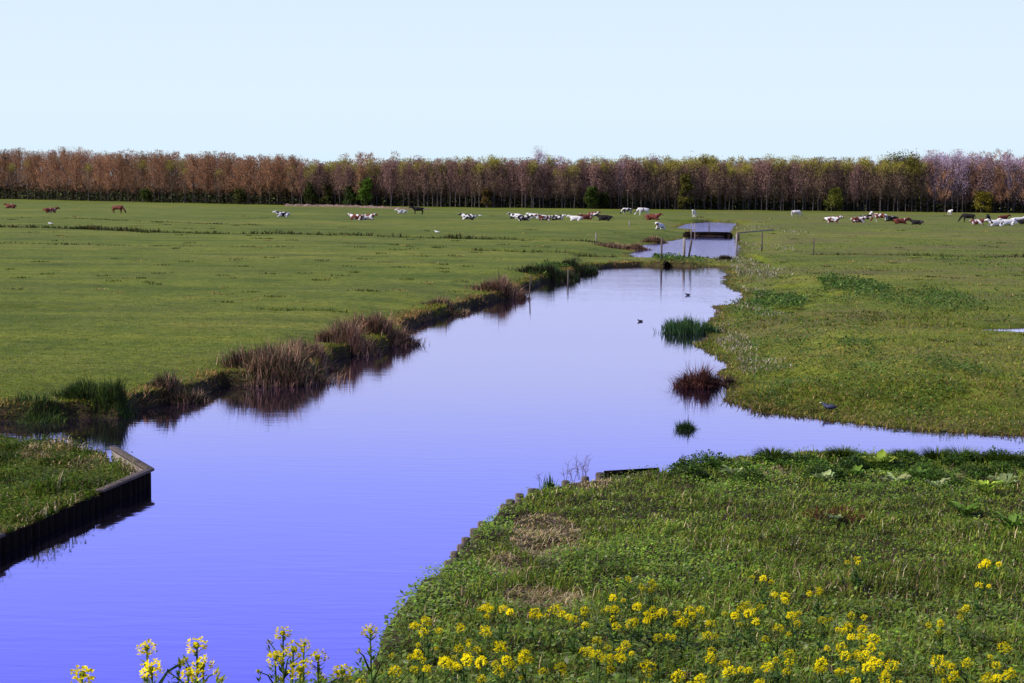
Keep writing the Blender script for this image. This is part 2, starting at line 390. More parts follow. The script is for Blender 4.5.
# --- near bank cover
def scatter(n, x0, x1, y0, y1):
    return rng.uniform(x0, x1, n), rng.uniform(y0, y1, n)
def near_cover():
    n = 400000
    # density falls with distance, as near plants are drawn finer
    y = 9 + (27.5 - 9) * rng.random(n) ** 1.15; x = (rng.random(n) - .5) * (y * .62 + 6) + y * .07 + 0.6
    z, sG, sP, sN = terrain(x, y)
    k = (sN > .03); x, y, z = x[k], y[k], z[k]
    strawp = np.zeros(len(x), bool)
    for e in (ell_px(545, 535, 38, 26, -.1), ell_px(545, 602, 42, 15, 0), ell_px(592, 482, 22, 8, -.2), ell_px(685, 470, 20, 7, -.2), ell_px(505, 575, 18, 14, -.1), ell_px(770, 472, 20, 7, -.2), ell_px(960, 478, 30, 7, -.2)):
        strawp |= in_ell(x, y, e)
    leafp = np.zeros(len(x), bool)
    for e in (ell_px(640, 565, 95, 28, 0), ell_px(480, 530, 30, 20, -.2), ell_px(430, 610, 30, 30, -.1), ell_px(730, 478, 60, 22, -.2), ell_px(890, 480, 80, 26, -.2), ell_px(460, 590, 45, 20, -.1)):
        leafp |= in_ell(x, y, e)
    redp = in_ell(x, y, ell_px(835, 515, 32, 7, -.1)) | in_ell(x, y, ell_px(1000, 520, 22, 6, -.1))
    n = len(x); pz = np.stack([x, y, z - .01], 1)
    hv = .5 + noise(x * .7, y * .7, 31) * 1.0
    h = (.035 + .085 * rng.random(n)) * hv; u = rng.random(n)
    tall = (u < .06); h[tall] *= 1.7
    h *= np.clip(sN[k] / .5, .35, 1)
    wd = (.004 + .0075 * rng.random(n)) * np.clip(y / 14, .7, 1.5)
    ang = rng.uniform(0, 2 * math.pi, n); lean = .2 + .9 * rng.random(n)
    col = pick(GREENS, n, .25) * np.array([.9, 1.0, 1.15])
    mot = .6 * noise(x * .9, y * .9, 41) + .4 * noise(x * 2.7, y * 2.7, 42)
    col *= (.70 + 1.6 * mot)[:, None]
    st = (rng.random(n) < .10) | (strawp & (rng.random(n) < .72)); col[st] = pick(STRAW + LILAC * 3, st.sum(), .3)
    lean[strawp] = 1.0 + .8 * rng.random(strawp.sum()); h[strawp] *= .8
    rd = redp & (rng.random(n) < .7); col[rd] = pick([(.12, .045, .04), (.16, .07, .05)], rd.sum(), .3)
    keep = ~(leafp & (rng.random(n) < .6))
    parts = [blades(pz[keep], h[keep], wd[keep], ang[keep], lean[keep], col[keep])]
    o = link('grass', combine('near_grass', parts), M_grass); tag(o, 'rough green grass with dry stalks covering the near bank', 'grass', kind='stuff')
    # broad-leaved herbs
    lp = leafp & (rng.random(n) < .9) | (rng.random(n) < np.where(y < 16, .42, .28)) & ~strawp
    q = pz[lp]; m = len(q); hh = .02 + .10 * rng.random(m) * hv[lp]; q = q + np.stack([np.zeros(m), np.zeros(m), hh], 1)
    L = (.022 + .03 * rng.random(m)); a = rng.uniform(0, 6.28, m)
    colr = pick([(.065, .13, .018), (.09, .165, .025), (.05, .10, .018), (.13, .19, .04)], m, .3) * (1.0 + 1.4 * mot[lp])[:, None]
    rl = (q[:, 1] < 16.5) & (rng.random(m) < .35); L[rl] *= 1.45; colr[rl] = pick([(.13, .20, .06), (.18, .26, .09), (.09, .15, .035)], rl.sum(), .3)
    pal = rng.random(m) < .05; colr[pal] = pick([(.25, .32, .2), (.3, .34, .28)], pal.sum(), .2)
    o = link('ground_cover', combine('herbs', [leaves(q, L, L * .62, a, rng.uniform(-.5, .7, m), colr)]), M_leaf)
    tag(o, 'leafy green weeds spreading through the near bank grass', 'weeds', kind='stuff')
    parts = []
    for i in range(46):
        px = rng.uniform(640, 1060); py = 462 + 26 * rng.random() ** 1.8; cx, cy = P(px, py, -.22)
        w_, h_ = rng.uniform(.16, .42), rng.uniform(.10, .26); m = int(900 * w_ / .3)
        u = rng.uniform(0, 6.28, m); rr = np.sqrt(rng.random(m)); x = cx + w_ * rr * np.cos(u); y = cy + w_ * .7 * rr * np.sin(u)
        zz = tz(x, y) + h_ * np.sqrt(np.clip(1 - rr ** 2, .02, 1)) * (.35 + .65 * rng.random(m)); L = .02 + .035 * rng.random(m)
        tone = rng.uniform(.6, 1.3)
        parts.append(leaves(np.stack([x, y, zz], 1), L, L * .65, rng.uniform(0, 6.28, m), rng.uniform(-.3, 1.0, m), pick([(.05, .11, .018), (.07, .14, .025), (.04, .085, .02)], m, .3) * tone))
    o = link('edge_weeds', combine('edge_weeds', parts), M_leaf); tag(o, 'dark lumpy weeds along the far edge of the near bank', 'weeds', kind='stuff')
near_cover()

def pen_cover():
    n = 75000
    x, y = scatter(n, -13, -5.0, 17, 31.5)
    z, sG, sP, sN = terrain(x, y); k = sP > np.where(y < 24, .02, .11); z = np.maximum(z, -.33); x, y, z = x[k], y[k], z[k]; n = len(x)
    hv = .5 + noise(x * 1.1, y * 1.1, 51); mot = noise(x * 1.3, y * 1.3, 52)
    col = pick(GREENS, n, .35) * (.16 + .75 * mot)[:, None] * np.array([.78, 1.0, .9])
    edge = np.exp(-np.clip(sP[k] - .1, 0, 9) / .45)
    col *= 1.25; st = rng.random(n) < .08 + .5 * edge * noise(x * 2, y * 2, 53) + .7 * (in_ell(x, y, ell_px(45, 445, 22, 8, -.2)) | in_ell(x, y, ell_px(88, 455, 20, 8, -.2)))
    col[st] = pick(STRAW + LILAC, st.sum(), .3)
    h = (.04 + .13 * rng.random(n)) * hv * (.35 + 2.3 * noise(x * 1.7, y * 1.7, 57) ** 2) * np.where(y > 24.5, .7, 1.15); pz = np.stack([x, y, z - .01], 1)
    parts = [blades(pz, h, .010 + .012 * rng.random(n), rng.uniform(0, 6.28, n), .3 + rng.random(n), col)]
    lm = rng.random(n) < .55; m = lm.sum(); q = pz[lm] + np.stack([np.zeros(m), np.zeros(m), h[lm]], 1)
    parts.append(leaves(q, .03 + .04 * rng.random(m), .03 + .02 * rng.random(m), rng.uniform(0, 6.28, m), rng.uniform(-.4, .6, m), pick(GREENS, m, .3) * (.25 + .75 * mot[lm])[:, None] * np.array([.78, 1.0, .9])))
    o = link('grass', combine('pen_grass', parts), M_grass); tag(o, 'shaggy grass on the boarded point at left', 'grass', kind='stuff')
pen_cover()

def field_cover():
    # short pasture tufts, thinning with distance
    n = 260000
    py = 206 + (440 - 206) * rng.random(n) ** .62; px = rng.uniform(-220, 1244, n)
    d = np.stack([(px - 512) / FPX, -(py - 341.5) / FPX, -np.ones(n)], 1) @ M3.T
    t = -CAMZ / d[:, 2]; x, y = d[:, 0] * t, d[:, 1] * t
    k = (d[:, 2] < 0) & (y < 250); x, y = x[k], y[k]
    z, sG, sP, sN = terrain(x, y); k = (sG > .03) & (sN < -.5) & (sP < -.3); x, y, z, s = x[k], y[k], z[k], sG[k]; n = len(x)
    ed = np.exp(-s / .5); mot = noise(x * .35, y * .35, 61); rough = sm(.55, .75, noise(x * .25, y * .25, 62))
    rs = (x > y * .10)
    h = (.018 + .028 * rng.random(n)) * (1 + 1.6 * ed + (1.0 + 1.6 * rough) * rs)
    w = .010 + y * .00032
    col = pick(GREENS, n, .3) * (1.05 + .6 * mot - .35 * rough * rs)[:, None]
    st = rng.random(n) < .07 + .10 * rs + .25 * ed; col[st] = pick(STRAW, st.sum(), .3)
    pz = np.stack([x, y, z - .01], 1)
    o = link('grass', combine('field_grass', [blades(pz, h, w, rng.uniform(0, 6.28, n), .9 + 1.1 * rng.random(n), col)]), M_grass)
    tag(o, 'short grazed grass over the flat pasture', 'grass', kind='stuff')
field_cover()

def shore_cover():
    # hanging grass right along the field banks of the pond
    parts = []
    n = 0
    pts, cols, hs, ws = [], [], [], []
    shore = np.array(PL(field_shore, WZ)); seg = np.linalg.norm(np.diff(shore, axis=0), axis=1)
    for i in range(len(shore) - 1):
        m = int(seg[i] * 300) if shore[i][1] < 60 else int(seg[i] * 180)
        t = rng.random(m)[:, None]; p = shore[i] * (1 - t) + shore[i + 1] * t
        p = p + rng.normal(0, .22, (m, 2)) * (1 + shore[i][1] / 100); pts.append(p)
    for poly in (W2,):
        W = np.array(poly + [poly[0]])
        for a, b in zip(W[:-1], W[1:]):
            m = int(np.linalg.norm(b - a) * 45); t = rng.random(m)[:, None]; pts.append(a * (1 - t) + b * t + rng.normal(0, .45, (m, 2)))
    p = np.concatenate(pts); x, y = p[:, 0], p[:, 1]
    z, sG, sP, sN = terrain(x, y); k = (z > WZ + .01) & (np.abs(x) < y * .42 + 3); x, y, z = x[k], y[k], z[k]; n = len(x)
    mot = noise(x * .6, y * .6, 71)
    brown = noise(x * .45, y * .45, 72) > .52
    col = pick(GREENS, n, .3) * (.55 + .7 * mot)[:, None]
    st = rng.random(n) < np.where(brown, .7, .15) * np.where(x < y * .1 - .5, 1.2, .7); col[st] = pick(RUSH + STRAW[:2], st.sum(), .3)
    h = (.07 + .14 * rng.random(n)) * (.6 + noise(x * .9, y * .9, 73)) * np.where(x > y * .1, .55, .8)
    o = link('grass', combine('bank_grass', [blades(np.stack([x, y, z - .02], 1), h, (.006 + y * .00026) * (.6 + .8 * rng.random(n)), rng.uniform(0, 6.28, n), .5 + 1.2 * rng.random(n), col)]), M_grass)
    tag(o, 'longer brown and green grass fringing the pond banks', 'grass', kind='stuff')
shore_cover()

# patches of pale dead stems, and leafy weed patches on the right-hand pasture
def patches():
    parts = []
    for (px, py, rx, ry, n) in [(735, 325, 12, 10, 900), (741, 348, 10, 8, 700), (762, 268, 24, 5, 1100), (752, 283, 14, 6, 700), (731, 372, 10, 8, 600), (744, 225, 18, 6, 1600), (770, 305, 10, 5, 400), (710, 312, 20, 4, 500), (738, 335, 12, 16, 1600), (735, 290, 10, 14, 900), (742, 262, 12, 8, 1500), (729, 360, 9, 10, 900), (778, 350, 12, 5, 260), (748, 258, 10, 5, 500), (745, 240, 14, 8, 800)]:
        c = ell_px(px, py, rx, ry); a = rng.uniform(0, 6.28, n); r = np.sqrt(rng.random(n))
        x, y = c[0] + c[2] * r * np.cos(a), c[1] + c[3] * r * np.sin(a); z, sG, _, _ = terrain(x, y); k = z > WZ + .02; x, y, z = x[k], y[k], z[k]; m = len(x)
        dd = P(px, py)[1] / 60
        col = pick(LILAC + STRAW + LILAC, m, .3); gk = rng.random(m) < .55; col[gk] = pick(GREENS, gk.sum())
        parts.append(blades(np.stack([x, y, z], 1), (.05 + .11 * rng.random(m)) * min(1.5, max(.8, dd)), np.full(m, .009 + .008 * dd), rng.uniform(0, 6.28, m), .5 + rng.random(m), col))
    o = link('dry_stalks', combine('dry_stalks', parts), M_rush); tag(o, 'pale bleached dead stalks on the right bank', 'dead stalks', kind='stuff')
    parts = []
    for (px, py, rx, ry, n) in [(880, 375, 120, 26, 5000), (800, 330, 60, 20, 2200), (930, 300, 110, 16, 3500), (950, 400, 110, 18, 3000), (770, 293, 24, 9, 4600), (895, 296, 60, 12, 4000), (855, 285, 30, 6, 2600), (955, 368, 22, 8, 700), (955, 392, 25, 8, 420), (745, 300, 25, 8, 700), (765, 330, 22, 12, 900), (860, 345, 20, 6, 420), (850, 412, 20, 4, 300), (1000, 410, 40, 8, 400), (755, 355, 30, 14, 900), (800, 380, 60, 14, 700), (900, 350, 90, 30, 700),
                                (668, 256, 14, 2.5, 900), (700, 259, 16, 3, 500), (555, 268, 18, 5, 1600), (1000, 265, 60, 6, 800), (620, 263, 30, 3, 500)]:
        c = ell_px(px, py, rx, ry); a = rng.uniform(0, 6.28, n); r = np.sqrt(rng.random(n))
        x, y = c[0] + c[2] * r * np.cos(a), c[1] + c[3] * r * np.sin(a); z, _, _, _ = terrain(x, y); k = z > WZ + .02; x, y, z = x[k], y[k], z[k]; m = len(x)
        k = noise(x * 1.1, y * .7, 81) > .42; x, y, z = x[k], y[k], z[k]; m = len(x)
        L = (.05 + .06 * rng.random(m)) * np.clip(y / 45, .8, 2.6)
        hh = .02 + .11 * rng.random(m) * (1 + y / 90)
        parts.append(leaves(np.stack([x, y, z + hh], 1), L, L * .55, rng.uniform(0, 6.28, m), rng.uniform(-.3, .9, m), pick([(.035, .09, .018), (.055, .12, .025), (.08, .15, .04), (.13, .2, .07)], m, .3)))
    # sedge standing along the field drains
    for gi, (pl, w, d) in enumerate(grooves):
        for (ax, ay), (bx, by) in zip(pl[:-1], pl[1:]):
            L_ = math.hypot(bx - ax, by - ay); m = int(L_ * (34 if gi in (0, 1, 4) else 70 if gi < 4 else 12)); t = rng.random(m)
            x = ax + (bx - ax) * t + rng.normal(0, .25, m); y = ay + (by - ay) * t + rng.normal(0, w * .35, m)
            k = noise(x * .25, y * .1, 131 + gi) > (.06 if gi in (0, 1, 4) else .3); x, y = x[k], y[k]; m = len(x)
            hh = (.62 if gi == 0 else .60 if gi == 1 else .26 if gi < 4 else .40 if gi == 4 else .2) * (.5 + .7 * noise(x * .4, y * .4, 133)) * (.6 + .6 * rng.random(m))
            parts.append(blades(np.stack([x, y, tz(x, y) - .02], 1), hh, np.clip(y * .0006, .02, .2), rng.uniform(0, 6.28, m), .4 + rng.random(m), pick([(.035, .055, .014), (.05, .06, .018), (.025, .035, .012), (.10, .08, .04)], m, .3)))
    m = 620; py = 216 + 200 * rng.random(m) ** 1.2; px = rng.uniform(-150, 1150, m)
    c = np.array([P(a, b) for a, b in zip(px, py)]); z, sG, _, _ = terrain(c[:, 0], c[:, 1]); k = (sG > .4) & (noise(c[:, 0] * .06, c[:, 1] * .06, 151) > .38); c, z = c[k], z[k]
    q = np.repeat(c, 26, axis=0); m = len(q); q = q + rng.normal(0, .10, (m, 2)) * (1 + q[:, 1:] / 70); fl = np.repeat(rng.random(len(c)) < .3, 26)
    cc = pick([(.055, .08, .018), (.075, .10, .025), (.05, .065, .018)], m, .3); cc[fl] = pick([(.30, .27, .12), (.24, .2, .1)], fl.sum(), .3)
    parts.append(blades(np.stack([q[:, 0], q[:, 1], np.repeat(z, 26)], 1), (.03 + .05 * rng.random(m)) * (1 + q[:, 1] / 160), .012 + q[:, 1] * .0004, rng.uniform(0, 6.28, m), .6 + rng.random(m), cc))
    o = link('weed_patches', combine('weed_patches', parts), M_leaf); tag(o, 'dark leafy weeds in patches over the right pasture and causeway', 'weeds', kind='stuff')
patches()

# ------------------------------------------------------------------ rush and reed clumps
def clump(name, px, py, w, h, dark, cols, label, cat='rushes', z=None, n=900, spread=.6, bw=None, flat=.6, rise=0):
    if px < 600: py += 1.5; h *= 1.28 if w > 1.0 else 1.1
    x, y = P(px, py, WZ if z is None else z)
    zz = float(tz(np.array([x]), np.array([y]))[0]) if z is None else z
    zz = max(zz, WZ - .02)
    a = rng.uniform(0, 6.28, n); r = np.sqrt(rng.random(n)) * w / 2 * .85
    K = max(4, int(6 + w * 7)); ka = rng.uniform(0, 6.28, K); kr = np.sqrt(rng.random(K)) * w / 2; kh = rng.uniform(.66, 1.1, K); ks = rng.uniform(.16, .34, K) * w * .8; ki = rng.integers(0, K, n)
    kl = rng.uniform(0, 6.28, K)
    bx = kr[ki] * np.cos(ka[ki]) + rng.normal(0, .5, n) * ks[ki]; by = (kr[ki] * np.sin(ka[ki]) + rng.normal(0, .5, n) * ks[ki]) * flat
    r = np.minimum(np.hypot(bx, by / flat), w / 2)
    gz = tz(x + bx, y + by); gz = np.clip(gz, WZ - .05, zz + .6)
    dens = noise(x + bx * 3 / max(w, .1) * 2, by * 3 + y, 91)
    hh = h * (.4 + .75 * rng.random(n) ** 1.3) * (.5 + .5 * np.sqrt(np.clip(1 - (r / (w / 2)) ** 2, 0, 1))) * (.7 + .45 * dens) * kh[ki]
    an = np.where(rng.random(n) < .45, kl[ki] + rng.normal(0, .5, n), np.arctan2(by, bx) + rng.normal(0, .9, n)); lean = (.1 + 1.2 * spread * rng.random(n)) * (.4 + 1.1 * r / (w / 2))
    col = pick(cols, n, .35)
    low = rng.random(n) < .2; col[low] = pick(dark, low.sum(), .3)
    bwv = np.full(n, bw or max(.008, y * .00042))
    me = combine(name, [blades(np.stack([bx, by, gz - zz - .03], 1), hh, bwv, an, lean, col, .7)])
    o = link(name, me, M_rush); o.location = (x, y, zz); tag(o, label, cat, 'clumps of rushes and reeds at the water')
    return o
GRN = [(.035, .08, .015), (.05, .10, .02), (.025, .06, .012)]
DK = [(.03, .02, .012), (.04, .035, .015)]
clump('rush_clump', 274, 380, 2.2, .72, DK, RUSH + GRN[:1], 'large russet rush clump on the left bank, nearest of the two big ones', n=4200, flat=.8)
clump('rush_clump', 311, 370, 1.2, .55, DK, RUSH, 'low russet rush clump joined to the right side of the big left bank clump', n=1600)
clump('rush_clump', 349, 353, 1.5, .62, DK, RUSH, 'russet rush clump leaning left of the second big tuft on the bank', n=2000)
clump('rush_clump', 380, 343, 1.7, .78, DK, RUSH, 'russet rush clump at the bend of the left bank, farther of the two big ones', n=3600)
clump('rush_clump', 178, 400, 1.15, .42, DK, RUSH + GRN, 'small dark brown rush clump between the green tuft and the large russet clump', n=2200)
clump('grass_clump', 104, 413, 1.4, .5, DK, GRN + GREENS[:2], 'dark green grass clump on the bank opposite the boarded point', n=2800)
clump('grass_clump', 30, 419, 1.5, .3, DK, GRN + GREENS[:2], 'low green grass clump at the far left of the field bank', n=1500)
clump('rush_clump', 503, 297, 1.9, .75, DK, RUSH, 'russet rush clump beside the lone post in the water', n=2400)
clump('rush_clump', 448, 312, 1.6, .4, DK, RUSH + GRN, 'low brown rush clump midway between two taller russet clumps', n=1300)
clump('grass_clump', 552, 279, 2.6, .75, DK, GRN + DK, 'dark green grass clump on the left bank below the causeway', n=2400)
clump('grass_clump', 578, 272, 2.2, .6, DK, GRN + DK, 'dark green grass clump where the bank meets the causeway', n=1800)
clump('rush_clump', 655, 243, 2.0, .8, DK, RUSH + STRAW[:1], 'tall brown rush clump at the top left of the upper ditch', n=1800)
clump('rush_clump', 632, 250, 2.4, .7, DK, RUSH, 'dark brown rush clump at the left tip of the upper ditch', n=1800)
clump('rush_clump', 616, 250, 2.6, .6, DK, RUSH, 'brown rush clump standing just left of the upper ditch tip', n=1600)
clump('rush_clump', 724, 265, .8, .6, DK, [(.06, .045, .02), (.09, .06, .03)], 'dark brown rush tuft at the right end of the causeway', n=1300)
clump('iris_clump', 688, 333, 1.6, .80, GRN, [(.035, .10, .025), (.05, .13, .04), (.08, .15, .06)], 'upright bright green iris clump in the water at the right bank', 'reeds', n=1300, spread=.25, bw=.028)
clump('iris_clump', 676, 327, .8, .5, GRN, [(.035, .10, .025), (.05, .13, .04)], 'low green iris shoots at the left foot of the iris clump', 'reeds', n=380, spread=.5, bw=.022)
clump('rush_clump', 699, 387, .95, .80, [(.06, .02, .015)], [(.13, .05, .035), (.19, .075, .05), (.08, .035, .025)], 'spiky reddish brown rush clump standing in the water', n=1700, spread=.9)
clump('rush_clump', 716, 384, .8, .36, DK, DK + [(.10, .05, .035)], 'low dark rush tuft linking the reddish clump to the right bank', n=900, spread=.9)
clump('grass_clump', 684, 429, .42, .44, GRN, GRN + [(.06, .13, .03)], 'small lone green tuft in the middle of the water', n=900, spread=.6, z=WZ)
clump('iris_clump', 548, 492, .34, .30, GRN, [(.04, .10, .02), (.06, .13, .03)], 'short green iris clump behind the log piles on the near bank', 'reeds', z=-.27, n=90, bw=.016, spread=.25)

# bare twiggy stalks by the near boards, standing against the water
def twiggy(px, py, h, col, label, n=5):
    x, y = P(px, py, -.27); parts = []
    for i in range(n):
        a = random.uniform(-.5, .5); b = random.uniform(-.3, .3); hh = h * random.uniform(.6, 1)
        p0 = np.array([random.uniform(-.08, .08), random.uniform(-.05, .05), 0]); p1 = p0 + np.array([a * hh * .4, b * hh * .3, hh * .6]); p2 = p1 + np.array([a * hh * .3, b * .1, hh * .4])
        parts.append(tube([p0, p1, p2], [.004, .003, .0015], 4))
        for k in range(7):
            t = random.uniform(.35, .95); q = p0 + (p2 - p0) * t; e = q + np.array([random.uniform(-.09, .09), random.uniform(-.05, .05), random.uniform(.02, .1)])
            parts.append(tube([q, e], [.0025, .001], 3))
    parts = [(V, F, np.tile(np.array(col), (len(V), 1))) for V, F, c in parts]
    o = link('dead_stalk', combine('dead_stalk', parts), M_rush); o.location = (x, y, -.3); tag(o, label, 'dead plant')
twiggy(583, 478, .42, (.22, .14, .2), 'spray of bare thin stalks left of the black board on the near bank', 7)
twiggy(570, 481, .34, (.25, .18, .22), 'low spray of bare stalks behind the log piles, second from the board', 5)
twiggy(544, 487, .40, (.08, .06, .05), 'single dark stalk leaning over the log piles beside the iris', 1)
twiggy(687, 468, .3, (.12, .1, .1), 'thin stalks standing in the water edge above the dry patch', 3)

# ------------------------------------------------------------------ timber edging
def revetment(name, pts, ztop, zbot, bw, mat_f, label, rail=True, inner=None):
    root = empty(name, (pts[0][0], pts[0][1], zbot)); tag(root, label, 'retaining wall')
    O = np.array([pts[0][0], pts[0][1], zbot])
    for (ax, ay), (bx, by) in zip(pts[:-1], pts[1:]):
        L = math.hypot(bx - ax, by - ay); n = max(1, round(L / bw)); rz = math.atan2(by - ay, bx - ax)
        for i in range(n):
            t = (i + .5) / n; jt = random.uniform(-.025, .012)
            c = np.array([ax + (bx - ax) * t, ay + (by - ay) * t, (ztop + zbot) / 2 + jt - .02]) - O
            V, F, _ = box(c, (L / n * .96, .035 + random.uniform(0, .008), ztop - zbot), rz)
            b = link('board', mesh_from('board', V, F), mat_f, root); bevel_obj(b, .004)
        if rail:
            c = np.array([(ax + bx) / 2, (ay + by) / 2, ztop + .012]) - O
            V, F, _ = box(c, (L + .04, .13, .04), rz); b = link('capping_rail', mesh_from('rail', V, F), M_wood, root); bevel_obj(b, .008)
    return root
pw = polys['P']
front = [tuple(pw[4]), tuple(pw[5]), tuple(pw[6])]
mid_ = tuple(np.array(front[0]) * .62 + np.array(front[1]) * .38)
revetment('timber_retaining_wall', [front[0], mid_], -.25, -1.25, .19, M_dark, 'dark shaded board wall beside the tip of the left point, with a capping rail')  # shade of the face turned from the sun is put into the board colour
revetment('timber_retaining_wall', [mid_, front[1]], -.26, -1.25, .21, M_dark, 'dark uncapped board wall overhung by grass, nearer the left frame edge', rail=False)
ext = np.array(front[1]) + (np.array(front[2]) - np.array(front[1])) * .6
revetment('timber_retaining_wall', [tuple(np.array(front[1]) + .001), tuple(ext)], -.27, -1.25, .25, M_dark, 'dark board wall continuing past the left frame edge')
revetment('timber_retaining_wall', [tuple(pw[3]), tuple(pw[4])], -.25, -1.25, .16, M_pale, 'paler sunlit boards closing the tip of the left point')  # pale wood puts the sunlight on the tip boards into their colour
revetment('timber_retaining_wall', [P(603, 471, -.25), P(660, 467.5, -.25)], -.22, -.95, .9, M_dark, 'short black board edging at the top of the near bank', rail=False)

def pile(px, py, r, label, lean=0, ztop=-.20, tall=0):
    x, y = P(px, py + 2, ztop)
    root = empty('log_pile', (x, y, -1.0)); H = ztop + 1.0 + tall
    V, F, _ = tube([(0, 0, 0), (lean * .5, 0, H * .6), (lean, 0, H - .008), (lean, 0, H)], [r, r * .98, r, r * .86], 10)
    link('log', mesh_from('log', V, F), M_wood, root)
    V, F, _ = tube([(lean, 0, H - .002), (lean, 0, H + .006)], [r * .88, r * .8], 10); link('sawn_top', mesh_from('top', V, F), M_wood, root)
    tag(root, label, 'wooden pile', 'log piles edging the near bank'); return root
plist = [(432, 577, 'lowest log pile at the water, nearest the yellow flowers'), (446, 568, 'second log pile up from the lowest one'), (450, 559, 'pale topped log pile, third up from the lowest'), (455, 550, 'log pile fourth up from the lowest, in the lower run'),
    (461, 543, 'fifth log pile up, in the middle of the lower run'), (467, 536, 'sixth log pile up, close under the leafy bulge'), (474, 527, 'uppermost log pile of the lower run, half hidden by leaves'), (482, 520, 'log pile buried in leaves between the two visible runs'), (504, 503, 'first log pile above the leafy bulge'), (511, 498, 'small log pile just above the leafy bulge'),
    (520, 492, 'log pile beside the thick double stump'), (531, 487, 'left log of the thick double stump'), (536, 487, 'right log of the thick double stump'), (551, 482, 'log pile behind the short green iris clump'), (567, 479, 'solitary log pile among the pink dry stalks'), (584, 475, 'log pile next to last before the black board'), (600, 471, 'reddish log pile touching the black board')]
for px, py, lb in plist: pile(px, py, random.uniform(.05, .068), lb, random.uniform(-.02, .02), ztop=-.19 + random.uniform(-.02, .03))

# ------------------------------------------------------------------ field posts, gate, footbridge
def post(px, ytop, ybase, zb, r, mat, label, lean=0, cat='post'):
    x, y = P(px, ybase, zb); dist = y; r *= .78
    h = (ybase - ytop) * dist / FPX
    z0 = zb - .5
    V, F, _ = tube([(0, 0, 0), (lean * .5, 0, (h + .5) * .5), (lean, 0, h + .5)], [r * 1.05, r, r * .92], 8)
    o = link('fence_post', mesh_from('post', V, F), mat); o.location = (x, y, z0); tag(o, label, cat); return o
post(529, 276, 296, WZ, .035, M_wood, 'thin lone post standing in the water by the left bank', .06)
post(568, 270, 284, WZ, .045, M_wood, 'short dark stake at the foot of the dark bank grass')
post(661.5, 237.5, 259, -.1, .07, M_wood, 'grey post on the causeway, left of the leaning pair')
post(684, 238, 257, -.1, .11, M_pale, 'thick pale post on the causeway beside the leaning one')
post(687.5, 240, 257, -.1, .08, M_wood, 'leaning dark brace post touching the thick pale post', .25)
post(629.5, 221, 227, 0, .09, M_pale, 'small white stake in the far pasture near the cows')
post(596, 233, 240, 0, .07, M_pale, 'small pale stake on the field drain line')
post(813.5, 238, 254, 0, .055, M_wood, 'lone grey post in the right pasture')
post(709, 222, 229, -.3, .07, M_wood, 'small dark post in the farthest strip of water')
post(788, 209, 219, 0, .10, M_barkdark, 'dark distant stake near the grazing cow by the wood') if False else None

def gate():
    a = np.array(P(736.5, 250, 0)); b = np.array(P(771, 246, 0)); L = np.linalg.norm(b - a); rz = math.atan2(b[1] - a[1], b[0] - a[0])
    root = empty('field_gate', (a[0], a[1], 0), rz); tag(root, 'low pale rail barrier between two posts right of the ditch', 'gate')
    for x, r, m, h in ((0, .075, M_pale, 1.18), (L * .72, .055, M_wood, 1.1)):
        V, F, _ = tube([(x, 0, -.4), (x, 0, h)], [r, r * .92], 8); link('gate_post', mesh_from('gp', V, F), m, root)
    V, F, _ = box((L * .5 - .1, -.12, 1.2), (L + .6, .05, .09)); link('rail', mesh_from('rail', V, F), M_pale, root)
    V, F, _ = box((.5, .02, .85), (.5, .05, .5)); link('rust_panel', mesh_from('panel', V, F), solid_mat('rusty_board', [(.3, (.12, .05, .03)), (.7, (.24, .11, .07))], 4), root)
gate()
def bridge():
    a = np.array(P(692, 235, -.2)); b = np.array(P(726, 235, -.2)); L = np.linalg.norm(b - a); c = (a + b) / 2
    root = empty('footbridge', (c[0], c[1], WZ)); tag(root, 'low dark plank footbridge across the upper ditch', 'bridge')
    V, F, _ = box((0, 1.2, .50), (L + .6, 2.4, .12)); link('deck', mesh_from('deck', V, F), M_dark, root)
    V, F, _ = box((0, -.05, .26), (L + .4, .08, .5)); link('side_beam', mesh_from('beam', V, F), M_dark, root)
    V, F, _ = box((0, -.11, .20), (L * .8, .04, .05)); link('trim_rail', mesh_from('trim', V, F), M_earth, root)
    for x in (-L / 2 + .05, -L / 2 + .42): 
        V, F, _ = tube([(x, -.35, -.6), (x, -.35, 1.5)], [.042, .038], 8); link('bridge_post', mesh_from('bp', V, F), M_pale, root)
    V, F, _ = box((L / 2 + .2, 1.2, .0), (.5, 2.6, .86)); link('abutment', mesh_from('ab', V, F), M_dark, root)
    V, F, _ = box((-L / 2 - .2, 1.2, .0), (.5, 2.6, .86)); link('abutment', mesh_from('ab', V, F), M_dark, root)
bridge()
def pipe():
    x, y = P(667, 267, WZ); root = empty('drain_pipe', (x, y - .2, WZ + .12)); tag(root, 'dark drain pipe mouth under the grassy causeway', 'pipe')
    V, F, _ = tube([(0, 0, 0), (0, 1.6, 0)], [.19, .19], 16, cap=False); o = link('pipe_wall', mesh_from('pw', V, F), M_dark, root)
    V, F, _ = tube([(0, -.03, 0), (0, .03, 0)], [.215, .215], 16, cap=False); link('pipe_rim', mesh_from('pr', V, F), M_dark, root)
    V, F, _ = tube([(0, 1.2, 0), (0, 1.25, 0)], [.185, .185], 16); link('pipe_plug', mesh_from('pp', V, F), M_dark, root)
pipe()
